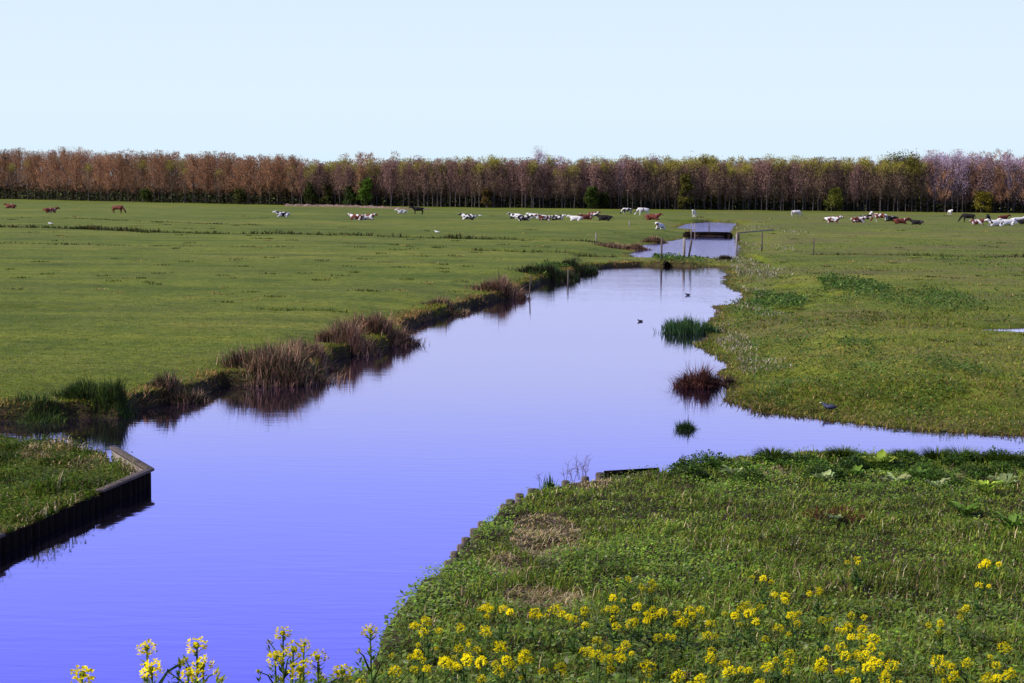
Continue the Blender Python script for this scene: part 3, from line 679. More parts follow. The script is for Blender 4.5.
def earthbank():
    pl = np.array([P(px, py) for px, py in [(284, 206), (320, 206.5), (360, 207.5), (400, 209), (432, 209.5)]])
    V = []; n = 60
    for i in range(n):
        t = i / (n - 1) * (len(pl) - 1); k = min(int(t), len(pl) - 2); p = pl[k] * (1 - t + k) + pl[k + 1] * (t - k)
        h = (.45 if i < 42 else .28) * (.7 + .6 * random.random()) * (0.05 if i in (0, n - 1) else 1)
        for dy, q in ((-1.2, -.1), (-.7, h * .7), (0, h), (.8, h * .7), (1.4, -.1)): V.append((p[0], p[1] + dy, q))
    F = [[i * 5 + k, (i + 1) * 5 + k, (i + 1) * 5 + k + 1, i * 5 + k + 1] for i in range(n - 1) for k in range(4)]
    o = link('earth_bank', mesh_from('earth_bank', V, np.array(F)), M_earth); tag(o, 'low reddish earth bank at the foot of the wood', 'earth bank', kind='structure')
earthbank()

# ------------------------------------------------------------------ skinned animals
def skin(name, vs, es, rs, sub=2, root=0):
    me = bpy.data.meshes.new(name + '_sk'); me.from_pydata(vs, es, []); me.update()
    o = bpy.data.objects.new(name + '_sk', me); C.objects.link(o)
    md = o.modifiers.new('s', 'SKIN'); md.use_smooth_shade = True
    sv = me.skin_vertices[0].data if me.skin_vertices else None
    if sv is None:
        bpy.context.view_layer.objects.active = o
        me.attributes  # make sure the layer exists
    for i, r in enumerate(rs):
        rr = r if isinstance(r, tuple) else (r, r)
        sv[i].radius = rr; sv[i].use_root = (i == root)
    if sub: s = o.modifiers.new('u', 'SUBSURF'); s.levels = sub; s.render_levels = sub
    dg = bpy.context.evaluated_depsgraph_get(); dg.update()
    out = bpy.data.meshes.new_from_object(o.evaluated_get(dg)); out.name = name
    bpy.data.objects.remove(o); bpy.data.meshes.remove(me)
    out.polygons.foreach_set('use_smooth', np.ones(len(out.polygons), bool))
    return out
def chain_graph(chains):
    """chains: list of (attach_index or None, [(pos, r), ...]) -> verts, edges, radii"""
    vs, es, rs = [], [], []
    for att, pts in chains:
        prev = att
        for p, r in pts:
            vs.append(p); rs.append(r); i = len(vs) - 1
            if prev is not None: es.append((prev, i))
            prev = i
    return vs, es, rs
def cow_mesh(pose):
    H = {'stand': 1.0, 'graze': 1.0, 'lie': .46}[pose]
    # trunk: index 0 pelvis .. 4 neck base ; nose towards -x
    ch = [(None, [((.75, 0, H + .12), (.27, .30)), ((.35, 0, H + .02), (.34, .38)), ((-.1, 0, H), (.36, .40)), ((-.5, 0, H + .05), (.31, .37)), ((-.78, 0, H + .14), (.22, .27))])]
    if pose == 'graze':
        ch.append((4, [((-1.08, 0, .82), (.14, .17)), ((-1.30, 0, .48), (.12, .13)), ((-1.42, 0, .25), (.12, .12)), ((-1.50, 0, .08), (.08, .08))])); hd = 6
    elif pose == 'stand':
        ch.append((4, [((-1.05, 0, H + .32), (.15, .18)), ((-1.28, 0, H + .42), (.13, .14)), ((-1.50, 0, H + .30), (.11, .12)), ((-1.68, 0, H + .17), (.08, .09))])); hd = 6
    else:
        ch.append((4, [((-1.0, .05, H + .30), (.15, .18)), ((-1.18, .10, H + .42), (.13, .14)), ((-1.38, .18, H + .32), (.11, .12)), ((-1.55, .24, H + .20), (.08, .09))])); hd = 6
    px, py, pz = ch[1][1][1][0]
    for s in (-1, 1): ch.append((hd, [((px + .04, py + s * .17, pz + .05), .05), ((px + .06, py + s * .29, pz + .03), .035)]))
    ch.append((0, [((1.02, 0, H + .18), .06), ((1.10, 0, H - .10), .03), ((1.10, .02, H - (.55 if H > .9 else .28)), .045)]))
    for s in (-1, 1):
        if H > .9:
            ch.append((3, [((-.55, s * .20, .72), .13), ((-.56, s * .20, .42), .065), ((-.55, s * .20, .12), .05), ((-.59, s * .20, .03), .06)]))
            ch.append((0, [((.72, s * .22, .78), .17), ((.84, s * .22, .48), .08), ((.78, s * .22, .14), .055), ((.74, s * .22, .03), .06)]))
        else:
            ch.append((3, [((-.62, s * .26, .22), .12), ((-.92, s * .30, .10), .07), ((-.62, s * .36, .07), .055)]))
            ch.append((0, [((.55, s * .36, .28), .17), ((.22, s * .48, .13), .09), ((.62, s * .52, .08), .06), ((.30, s * .56, .06), .055)]))
    vs, es, rs = chain_graph(ch); return skin('cow_' + pose, vs, es, rs, 1)
def coat(name, base, spot, thr, scale=2.3):
    m, nt, out = newmat(name)
    tc = nd(nt, 'ShaderNodeTexCoord'); oi = nd(nt, 'ShaderNodeObjectInfo')
    ad = nd(nt, 'ShaderNodeVectorMath', operation='ADD'); ml = nd(nt, 'ShaderNodeMath', operation='MULTIPLY'); ml.inputs[1].default_value = 37
    nt.links.new(oi.outputs['Random'], ml.inputs[0]); cb = nd(nt, 'ShaderNodeCombineXYZ'); nt.links.new(ml.outputs[0], cb.inputs[0]); nt.links.new(ml.outputs[0], cb.inputs[1])
    nt.links.new(tc.outputs['Object'], ad.inputs[0]); nt.links.new(cb.outputs[0], ad.inputs[1])
    f = noise_n(nt, ad.outputs[0], scale, 2, .4)
    c = ramp(nt, [(thr - .012, base), (thr + .012, spot)], f)
    b = nd(nt, 'ShaderNodeBsdfPrincipled'); b.inputs['Roughness'].default_value = .75; b.inputs['Specular IOR Level'].default_value = .2
    nt.links.new(c, b.inputs['Base Color']); nt.links.new(b.outputs[0], out.inputs[0]); return m
WH, BK, RD = (.66, .62, .60), (.014, .011, .011), (.135, .032, .02)
coats = {'bw': coat('coat_black_white', WH, BK, .50), 'wb': coat('coat_mostly_white', WH, BK, .60), 'rw': coat('coat_red_white', WH, RD, .47), 'wr': coat('coat_white_red', WH, RD, .60),
         'r': coat('coat_red', WH, RD, .32), 'b': coat('coat_black', WH, BK, .28), 'w': coat('coat_white', WH, RD, .80)}
base_mesh = {p: cow_mesh(p) for p in ('stand', 'graze', 'lie')}
cow_cache = {}
def cow(px, py, pose, ct, face, label, s=1.0):
    key = (pose, ct)
    if key not in cow_cache:
        me = base_mesh[pose].copy(); me.materials.clear(); me.materials.append(coats[ct]); cow_cache[key] = me
    x, y = P(px, py, 0); o = link('cow', cow_cache[key]); o.location = (x, y, float(tz(np.array([x]), np.array([y]))[0]) - .02)
    o.rotation_euler = (0, 0, {'L': 0, 'R': math.pi, 'C': math.pi / 2, 'A': -math.pi / 2}[face] + random.uniform(-.35, .35)); o.scale = (s * .92,) * 3
    tag(o, label, 'cow', 'cows in the far pasture')
for a in [
 (11, 208.5, 'lie', 'r', 'L', 'red cow with white face lying at the far left edge', 1.0),
 (50, 213, 'lie', 'r', 'R', 'red cow lying flat, second from the left edge', 1.0),
 (118, 213.5, 'graze', 'r', 'R', 'red cow grazing, head down to the right, in the left pasture', .95),
 (283, 217, 'lie', 'bw', 'L', 'white cow with black patches lying alone, left of the earth bank end', 1.0),
 (357, 220, 'lie', 'rw', 'L', 'dark headed red and white cow, left one of the pair below the green tree', 1.0),
 (367, 220, 'lie', 'rw', 'R', 'red and white cow, right one of the pair below the green tree', 1.0),
 (402, 213.5, 'lie', 'wb', 'L', 'small pale cow lying just left of the black standing cow', .85),
 (418, 214.5, 'stand', 'b', 'L', 'black cow standing near the wood, left of centre', .95),
 (469, 220, 'lie', 'bw', 'L', 'black and white cow lying alone at centre left', 1.05),
 (516, 219, 'lie', 'bw', 'L', 'black and white cow, leftmost of the centre row', 1.0),
 (523, 221, 'lie', 'bw', 'R', 'black and white cow lying in front of the leftmost of the centre row', 1.0),
 (535, 218.5, 'lie', 'w', 'L', 'all white cow lying in the centre row', .95),
 (545, 220.5, 'lie', 'rw', 'L', 'red and white cow between the white and the dark cow in the centre row', 1.0),
 (557, 220.5, 'lie', 'bw', 'R', 'dark brown cow at the right end of the centre row', .95),
 (576, 221, 'lie', 'w', 'L', 'white cow lying right of the centre row', .9),
 (587, 219.5, 'lie', 'r', 'L', 'red cow lying between the white and the black cow', .95),
 (593, 216, 'lie', 'rw', 'R', 'small red and white cow lying highest behind the red one', .95),
 (605, 221, 'lie', 'b', 'L', 'black cow with pale head lying beyond the pale stake', 1.05),
 (627, 214.5, 'graze', 'bw', 'L', 'black and white cow grazing near the wood, left one of two', .9),
 (643, 215.5, 'graze', 'wb', 'L', 'white cow with black rump grazing near the wood, right one of two', 1.05),
 (652, 220, 'lie', 'r', 'R', 'bright red cow lying above the upper ditch', 1.15),
 (660, 228.5, 'lie', 'wr', 'C', 'pinkish white cow lying nearest the upper ditch', .95),
 (694, 217.5, 'stand', 'w', 'C', 'white cow standing head on behind the far water', .85),
 (796, 216.5, 'graze', 'wb', 'R', 'grey and white cow grazing alone right of the far water', .9),
 (832, 222.5, 'lie', 'rw', 'R', 'red and white cow, first of the right-hand group', 1.1),
 (858, 222.5, 'lie', 'rw', 'R', 'red and white cow lying below a dark one in the right-hand group', 1.1),
 (864, 219.5, 'lie', 'b', 'R', 'dark cow lying behind the red and white one in the right-hand group', .9),
 (871, 218.5, 'stand', 'w', 'C', 'white cow standing head on in the right-hand group', .85),
 (880, 222, 'graze', 'rw', 'L', 'red and white cow grazing in the right-hand group', 1.0),
 (892, 221.5, 'lie', 'b', 'L', 'black cow lying right of the grazing red and white one', 1.05),
 (900, 224, 'lie', 'r', 'R', 'dark red cow with white face at the right end of the group', 1.0),
 (917, 225, 'lie', 'b', 'L', 'all black cow lying apart on the right', .85),
 (950, 215, 'stand', 'w', 'C', 'white cow standing close to the wood at right', .8),
 (968, 222.5, 'graze', 'b', 'L', 'black cow grazing behind a red lying one at far right', 1.0),
 (977, 225, 'lie', 'rw', 'R', 'red and white cow lying under the black grazing one', 1.0),
 (988, 223, 'stand', 'b', 'C', 'black cow standing behind the white lying ones at far right', .9),
 (996, 226, 'lie', 'wb', 'L', 'white cow lying, leftmost of the white row at far right', 1.1),
 (1003, 222.5, 'stand', 'r', 'R', 'red cow standing behind the white row at far right', .85),
 (1008, 225.5, 'lie', 'w', 'L', 'all white cow lying in the middle of the white row at far right', 1.05),
 (1017, 223.5, 'lie', 'w', 'R', 'white cow lying near the right frame edge', 1.15),
 (1024, 224.5, 'lie', 'b', 'R', 'black cow cut by the right frame edge', 1.0)]: cow(*a)

# birds
def bird(px, py, z, L, label, cat, cols, face=0, sit=True, legs=False):
    x, y = P(px, py, z)
    root = empty(cat, (x, y, z), face); tag(root, label, cat)
    s = L / .34
    vs, es, rs = chain_graph([(None, [((.08 * s, 0, .08 * s), (.055 * s, .05 * s)), ((0, 0, .08 * s), (.062 * s, .058 * s)), ((-.08 * s, 0, .105 * s), (.042 * s, .045 * s)), ((-.11 * s, 0, .15 * s), .026 * s), ((-.13 * s, 0, .175 * s), .032 * s)]), (0, [((.17 * s, 0, .09 * s), (.02 * s, .012 * s))])])
    b = link('body', skin('bird', vs, es, rs, 1, 1), solid_mat(cat + '_plumage', [(.4, cols[0]), (.6, cols[1])], 9, .7, 0), root)
    V, F, _ = tube([(-.155 * s, 0, .172 * s), (-.205 * s, 0, .162 * s)], [.012 * s, .003 * s], 6); link('beak', mesh_from('beak', V, F), solid_mat(cat + '_beak', [(.3, (.75, .72, .68)), (.7, (.8, .77, .72))], 3, .5, 0), root)
    for q in (-1, 1):
        V, F, _ = sphere((.03 * s, q * .055 * s, .095 * s), .09 * s, (1.15, .18, .45), 10, 6); link('wing', mesh_from('wing', V, F), solid_mat(cat + '_wing', [(.4, cols[1]), (.6, cols[0])], 9, .7, 0), root)
        if legs: V, F, _ = tube([(0, q * .025 * s, .05 * s), (0, q * .025 * s, -.05 * s)], .006 * s, 5); link('leg', mesh_from('leg', V, F), M_wood, root)
bx, by = P(829, 411, -.42)
BZ = float(tz(np.array([bx]), np.array([by]))[0]); print('bird z', BZ)
bird(829, 411, max(BZ, WZ) + .045, .34, 'dark bluish bird with white bill on the right bank', 'bird', ((.03, .03, .04), (.07, .08, .14)), legs=True)
bird(640, 322.5, WZ - .03, .22, 'small dark waterbird floating alone in mid pond', 'waterbird', ((.015, .015, .02), (.04, .04, .05)))
bird(687.5, 296, WZ - .03, .26, 'small dark waterbird swimming near the right bank above the iris', 'waterbird', ((.02, .015, .03), (.05, .04, .06)))
for px, py, lb in ((480, 216.5, 'white bird standing between two resting cows at centre left'), (50.5, 225, 'white bird standing alone in the left pasture'), (437, 233.5, 'white speck of a bird on the pasture drain line')):
    bird(px, py, 0, .55, lb, 'white bird', ((.8, .8, .78), (.7, .7, .68)))
def fly(px, py, dist, L, label):
    d = ray(px, py); t = dist / d[1]; root = empty('flying_bird', tuple(np.array([0, 0, CAMZ]) + d * t)); tag(root, label, 'bird')
    vs, es, rs = chain_graph([(None, [((.3 * L, 0, 0), .04 * L), ((0, 0, 0), (.09 * L, .08 * L)), ((-.25 * L, 0, .02 * L), .05 * L), ((-.34 * L, 0, .02 * L), .02 * L)])])
    link('body', skin('bird', vs, es, rs, 1, 1), M_barkdark, root)
    for q in (-1, 1):
        V = [(-.12 * L, 0, .03 * L), (.12 * L, 0, .03 * L), (.14 * L, q * .35 * L, .22 * L), (-.1 * L, q * .35 * L, .24 * L), (.1 * L, q * .75 * L, .12 * L)]
        o = link('wing', mesh_from('wing', V, [np.array([[0, 1, 2, 3]]), np.array([[3, 2, 4]])]), M_barkdark, root); sd = o.modifiers.new('t', 'SOLIDIFY'); sd.thickness = .02
    root.rotation_euler = (0, 0, 1.1)
fly(5, 159, 220, .9, 'dark bird flying before the wood at top left')
fly(692, 151.5, 300, .5, 'tiny dark bird flying above the wood')
fly(333, 607, 12.5, .035, 'tiny insect-sized dark flyer over the near water') if False else None

def car():
    x, y = P(1034, 213, 0); root = empty('parked_car', (x, y, 0)); tag(root, 'pale bluish white car at the wood edge, cut by the right frame', 'car')
    prof = [(-2.1, .35), (-2.15, .65), (-1.9, .85), (-1.15, .98), (-.55, 1.42), (.75, 1.45), (1.55, 1.05), (2.05, .98), (2.15, .6), (2.1, .35)]
    V = [(a, sgn * .82, b) for sgn in (-1, 1) for a, b in prof]; n = len(prof)
    me = bpy.data.meshes.new('car'); me.from_pydata(V, [], [list(range(n))[::-1], list(range(n, 2 * n))] + [[i, (i + 1) % n, n + (i + 1) % n, n + i] for i in range(n)]); me.update()
    b = link('body', me, solid_mat('car_paint', [(.3, (.66, .68, .85)), (.7, (.72, .74, .9))], 1, .35, 0, spec=.5), root); bevel_obj(b, .06, 2)
    gm = solid_mat('car_glass', [(.3, (.02, .02, .03)), (.7, (.03, .03, .04))], 1, .1, 0, spec=.6)
    for q in (-1, 1):
        me = bpy.data.meshes.new('win'); me.from_pydata([(-.95, q * .825, 1.0), (.0, q * .825, 1.0), (.0, q * .825, 1.34), (-.5, q * .825, 1.34)], [], [[0, 1, 2, 3]]); o = link('window', me, gm, root)
        me = bpy.data.meshes.new('win'); me.from_pydata([(.08, q * .825, 1.0), (1.2, q * .825, 1.0), (.75, q * .825, 1.34), (.08, q * .825, 1.34)], [], [[0, 1, 2, 3]]); link('window', me, gm, root)
        for wx in (-1.35, 1.35):
            V, F, _ = tube([(wx, q * .66, .33), (wx, q * .86, .33)], [.33, .33], 14); link('wheel', mesh_from('wheel', V, F), M_dark, root)
car()

# ------------------------------------------------------------------ woodland
def crown(kind, seed, n):
    r_ = np.random.default_rng(seed)
    H, zb, rad = {'russet': (13.2, 2.8, 3.2), 'slim': (10.8, 2.6, 2.6), 'leafy': (11.0, 2.8, 2.7), 'fine': (12.0, 2.8, 2.4)}[kind]
    # ascending limbs with twigs clustered round them
    nl = 15 if kind == 'russet' else 24; P0, P1 = [], []; steep = kind != 'russet'
    for i in range(nl):
        z0 = zb + (H - zb) * (i / nl) * .8; a = i * 2.4 + r_.uniform(-.4, .4)
        L = rad * (1.15 - .75 * (i / nl) ** 1.5) * r_.uniform(.7, 1.2)
        P0.append([0, 0, z0]); L *= (.72 if steep else 1); P1.append([math.cos(a) * L, math.sin(a) * L, min(H * r_.uniform(.9, 1.0), z0 + ((2.6 + 1.6 * r_.random()) if steep else (1.6 + 1.2 * r_.random()) * 1.5))])
    P0.append([0, 0, H - 2.2]); P1.append([r_.uniform(-.2, .2), r_.uniform(-.2, .2), H])
    P0, P1 = np.array(P0), np.array(P1)
    k = r_.integers(0, len(P0), n); t = r_.random(n) ** .7
    pos = P0[k] * (1 - t[:, None]) + P1[k] * t[:, None] + r_.normal(0, 1, (n, 3)) * np.array([.30, .30, .5]) * (.35 + t[:, None])
    pos[:, 2] = np.clip(pos[:, 2], zb * .7, H + .3)
    hz = (pos[:, 2] - zb) / (H - zb)
    if kind == 'russet': cols = np.array([(.41, .20, .125), (.47, .26, .16), (.31, .155, .10), (.37, .225, .12)])
    elif kind == 'slim': cols = np.array([(.28, .16, .145), (.22, .125, .115), (.33, .20, .185)])
    elif kind == 'leafy': cols = np.array([(.28, .18, .13), (.30, .21, .12), (.24, .155, .13)])
    else: cols = np.array([(.50, .36, .48), (.44, .36, .56), (.36, .21, .20)])
    col = cols[r_.integers(0, len(cols), n)] * r_.uniform(.82, 1.15, (n, 1)) * (.72 + .11 * (seed // 13 % 6))
    if kind in ('leafy',):
        gk = r_.random(n) < np.clip((hz - .66) * 3.2, 0, .92); col[gk] = np.array([.33, .30, .055]) * r_.uniform(.7, 1.3, (gk.sum(), 1))
    if kind == 'russet':
        gk = r_.random(n) < np.clip((hz - .8) * 2, 0, .3); col[gk] = np.array([.17, .15, .06]) * r_.uniform(.7, 1.3, (gk.sum(), 1))
    a = r_.uniform(0, 6.28, n); tilt = r_.uniform(.5 if steep else .2, 1.5, n)
    L = r_.uniform(.22, .5, n) * (1.0 if kind != 'leafy' else .9); Wd = r_.uniform(.06, .12, n) * (1.0 if kind != 'fine' else .6)
    parts = [leaves(pos, L, Wd, a, tilt, col, r_.uniform(-1.5, 1.5, n))]
    for q0, q1 in zip(P0, P1):
        V, F, _ = tube([q0, (q0 + q1) / 2 + [0, 0, -.1], q1], [.045, .03, .012], 3, cap=False); parts.append((V, F, np.tile([.12, .10, .085], (len(V), 1))))
    return combine('crown_' + kind, parts)
def trunk(kind, seed):
    r_ = random.Random(seed); H = {'russet': 11.5, 'slim': 9.8, 'leafy': 10, 'fine': 10.8}[kind]
    r = r_.uniform(.09, .16); pts = [(r_.uniform(-.12, .12) * (i > 0), r_.uniform(-.12, .12) * (i > 0), H * i / 4) for i in range(5)]
    V, F, _ = tube(pts, [r, r * .85, r * .6, r * .35, r * .1], 6, cap=False); return mesh_from('trunk', V, F)
M_trunk = M_bark
variants = {}
for kd, nv, n in (('russet', 7, 3600), ('slim', 8, 2300), ('leafy', 6, 2500), ('fine', 6, 2000)):
    variants[kd] = []
    for i in range(nv):
        cm = crown(kd, hash(kd) % 1 + i * 13 + len(kd), n); cm.materials.append(M_twig)
        tm = trunk(kd, i * 7 + 1); tm.materials.append(M_barkdark if kd == 'russet' else M_bark); variants[kd].append((tm, cm))
EDGE = [(-330, 590), (-146, 487), (-100, 440), (-60, 402), (0, 380), (60, 378), (115, 376), (260, 380)]
def edge_at(px, extra):
    # where the line of sight at px meets the wood's edge, set back by extra metres
    tx = (px - 512) / FPX
    for (ax, ay), (bx, by) in zip(EDGE[:-1], EDGE[1:]):
        den = (bx - ax) - tx * (by - ay); u = (tx * ay - ax) / den
        if 0 <= u <= 1: return (ax + (bx - ax) * u), (ay + (by - ay) * u) + extra
    return None
def kind_at(px):
    r = random.random()
    if px < 0: return 'russet'
    if px < 290: return 'russet' if r < .9 else 'leafy'
    if px < 390: return 'leafy' if r < .35 else ('russet' if r < .6 else 'slim')
    if px < 500: return 'slim' if r < .5 else 'leafy'
    if px < 660: return 'slim' if r < .55 else ('leafy' if r < .93 else 'fine')
    if px < 760: return 'leafy' if r < .75 else 'slim'
    if px < 860: return 'slim' if r < .5 else 'leafy'
    if px < 925: return 'leafy' if r < .75 else 'slim'
    return 'fine' if r < .62 else ('russet' if r < .8 else 'slim')
LAB = {'russet': ('russet budded tree with a full rounded crown in the wood edge', 'russet trees along the left of the wood'),
       'slim': ('slim pale-stemmed tree with bare purplish brown twigs in the wood edge', 'slim bare trees along the wood edge'),
       'leafy': ('slim tree with fresh yellow-green top in the wood edge', 'yellow-green topped trees in the wood edge'),
       'fine': ('fine-twigged lilac grey bare tree in the wood edge', 'lilac grey bare trees in the wood edge')}
def hfac(px): return float(np.interp(px, [-60, 0, 60, 200, 285, 310, 400, 512, 650, 1024], [1, 1, .94, .87, .76, .82, .92, .92, .95, 1.0]))
def add_tree(px, ext, kd=None, sc_=None):
    e = edge_at(px, ext)
    if e is None: return
    kd = kd or kind_at(px); tm, cm = random.choice(variants[kd])
    s = (sc_ or random.uniform(.84, 1.08)) * hfac(px)
    if kd == 'fine': s *= 1.06
    if kd == 'russet' and px > 300: s *= .8
    root = empty({'russet': 'russet_tree', 'slim': 'slim_tree', 'leafy': 'budding_tree', 'fine': 'bare_tree'}[kd], (e[0] + random.uniform(-.4, .4), e[1], -.05), random.uniform(0, 6.28), (s * 1.0, s * 1.0, s))
    link('trunk', tm, None, root); link('crown', cm, None, root); tag(root, LAB[kd][0], 'tree', LAB[kd][1])
pxs = np.concatenate([np.linspace(-60, 290, 34), np.linspace(293, 1090, 160)])
for px in pxs: add_tree(px + random.uniform(-2, 2), random.uniform(0, 1.5))
for px in np.concatenate([np.linspace(-50, 290, 28), np.linspace(294, 1080, 74)]): add_tree(px + random.uniform(-4, 4), random.uniform(2.5, 5), sc_=random.uniform(.95, 1.14))

def wood():
    parts = []
    lib = {}
    for kd in variants:
        H, zb, rad = {'russet': (13.4, 2.6, 3.2), 'slim': (11.0, 1.8, 2.6), 'leafy': (11.3, 2.0, 2.7), 'fine': (12.2, 1.8, 2.4)}[kd]
        lib[kd] = (H, zb, rad)
    cnt = 0
    for row in range(9):
        for px in np.linspace(-170, 1200, 150 if row < 4 else 110):
            e = edge_at(px + random.uniform(-4, 4), 5.5 + row * 3.6 + random.uniform(-1.2, 1.2))
            if e is None: continue
            kd = kind_at(px); H, zb, rad = lib[kd]; s = random.uniform(.88, 1.1) * hfac(px); H *= s; zb *= s
            n = 400; u = rng.random(n) ** .8; z = zb * .8 + (H - zb * .8) * u
            rr = rad * (1.05 - .8 * u ** 2) * np.sqrt(rng.random(n)); a = rng.uniform(0, 6.28, n)
            pos = np.stack([e[0] + rr * np.cos(a), e[1] + rr * np.sin(a), z], 1)
            base = {'russet': (.33, .17, .11), 'slim': (.25, .155, .135), 'leafy': (.25, .165, .12), 'fine': (.45, .34, .50)}[kd]
            col = np.array(base) * rng.uniform(.7, 1.25, (n, 1))
            if kd == 'leafy': gk = (rng.random(n) < .7) & (u > .74); col[gk] = np.array([.32, .29, .055]) * rng.uniform(.7, 1.3, (gk.sum(), 1))
            parts.append(leaves(pos, rng.uniform(.5, 1.0, n), rng.uniform(.07, .14, n), rng.uniform(0, 6.28, n), rng.uniform(.1, 1.3, n), col, rng.uniform(-1.5, 1.5, n)))
            V, F, _ = tube([(e[0], e[1], 0), (e[0] + random.uniform(-.2, .2), e[1], H * .8)], [.13, .05], 4, cap=False)
            parts.append((V, F, np.tile(np.array([.13, .105, .095]) * random.uniform(.5, 1.5), (len(V), 1))))
    o = link('woodland', combine('woodland', parts), M_twig); tag(o, 'dense bare deciduous wood behind its front trees', 'woodland', kind='stuff')
    # undergrowth: dark evergreen bramble and ivy beneath the trees
    n = 90000
    px = rng.uniform(-170, 1200, n); ext = rng.uniform(1.0, 34, n) ; es = np.array([edge_at(a, 0) or (0, -99) for a in px])
    k = es[:, 1] > 0; x = es[k, 0]; y = es[k, 1] + ext[k]; px = px[k]; m = len(x)
    hmax = (1.0 + 2.6 * noise(x * .22, y * .1, 101)) * np.where(px < 330, 1.35, np.where(px < 860, .85, 1.25)) + np.clip(ext[k] - 8, 0, 30) * .17
    z = hmax * rng.random(m)
    col = pick([(.018, .03, .014), (.028, .042, .018), (.045, .04, .028), (.05, .035, .03)], m, .3)
    gk = (rng.random(m) < .22); col[gk] = pick([(.05, .075, .022), (.07, .08, .03)], gk.sum(), .3)
    L = .35 + .5 * rng.random(m)
    o = link('undergrowth', combine('undergrowth', [leaves(np.stack([x, y, z], 1), L, L * .6, rng.uniform(0, 6.28, m), rng.uniform(-.6, 1.2, m), col, rng.uniform(-1, 1, m))]), M_twig)
    tag(o, 'dark bramble and ivy undergrowth beneath the wood', 'undergrowth', kind='stuff')
wood()

def bush(px, ytop, wpx, cols, label, name='bush', ext=-1.5, conic=.0):
    e = edge_at(px, ext); y = e[1]; m = y / FPX; base = 190 + 4 * FPX / y + (px - 512) * .0096
    H = (base - ytop) * m; Wd = wpx * m
    root = empty(name, (e[0], e[1], 0)); tag(root, label, 'tree' if H > 5 else 'bush')
    n = int(2200 * max(1, H / 5)); nb = 34; parts = []
    ctr = []
    for i in range(nb):
        u = random.random() ** .8; rr = Wd / 2 * (1 - conic * u) * math.sqrt(random.random()) * (1 - .35 * u * u) * .85; a = random.uniform(0, 6.28); ctr.append((rr * math.cos(a), rr * math.sin(a), H * (.12 + .80 * u)))
    ctr = np.array(ctr); k = rng.integers(0, nb, n); pos = ctr[k] + rng.normal(0, 1, (n, 3)) * Wd * .085
    cs = .65 + .7 * rng.random(nb); col = pick(cols, n, .3) * cs[k][:, None]
    L = .25 + .25 * rng.random(n); pos[:, 2] = np.clip(pos[:, 2], .1, H)
    link('crown', combine('crown', [leaves(pos, L, L * .6, rng.uniform(0, 6.28, n), rng.uniform(-.6, 1.2, n), col, rng.uniform(-1, 1, n))]), M_leaf, root)
    tp = [tube([(0, 0, -.1), (.05, 0, H * .5), (0, .05, H * .85)], [.12, .09, .03], 6, cap=False)]
    for i in range(8):
        c = ctr[i]; tp.append(tube([(0, 0, c[2] * .45), tuple(c)], [.05, .02], 4, cap=False))
    link('trunk', combine('trunk', tp), M_barkdark, root)
bush(365, 178, 17, [(.085, .17, .03), (.12, .21, .04), (.05, .10, .02)], 'bright fresh green tree beside the bank at the wood edge', 'green_tree')
bush(350, 186, 16, [(.03, .06, .018), (.04, .075, .02)], 'dark green tree left of the bright green one', 'green_tree', 0)
bush(310, 182, 14, [(.055, .075, .025), (.04, .06, .02)], 'dull green tree at the left of the earth bank', 'green_tree', 0)
bush(325, 181, 12, [(.075, .085, .03), (.05, .06, .02)], 'olive green tree above the earth bank', 'green_tree', .5)
bush(589, 187, 15, [(.05, .085, .02), (.075, .11, .03)], 'rounded green bush alone before the centre of the wood', 'green_bush')
bush(602, 193, 12, [(.03, .05, .016), (.045, .07, .02)], 'dark bush right of the rounded green one', 'green_bush', 0)
bush(683, 172, 14, [(.13, .125, .04), (.10, .10, .035)], 'thin olive yellow tree before the wood above the far water', 'olive_tree', -1)
bush(831, 188, 20, [(.13, .145, .035), (.10, .12, .03)], 'rounded yellow green bush at the wood edge on the right', 'green_bush')
bush(978, 192, 19, [(.19, .165, .03), (.14, .13, .03)], 'mustard yellow bush at the wood edge near the right', 'yellow_bush')
bush(485, 187, 11, [(.14, .10, .045), (.12, .09, .05)], 'small ochre bush among the pale stems', 'ochre_bush', -.5)
bush(146, 189, 12, [(.055, .08, .025)], 'small green bush low at the left wood edge', 'green_bush', 0)
bush(240, 189, 13, [(.075, .085, .035)], 'dull green bush under the russet trees', 'green_bush', 0)
bush(905, 150, 46, [(.13, .125, .035), (.10, .10, .03)], 'broad olive leafed tree rising over the right of the wood', 'olive_tree', 3)
bush(707, 156, 30, [(.17, .15, .03), (.13, .12, .03)], 'yellow leafed tree top above the far water', 'olive_tree', 4)
bush(720, 170, 22, [(.15, .13, .035), (.12, .10, .03)], 'smaller yellow leafed tree right of the tall one', 'olive_tree', 3)

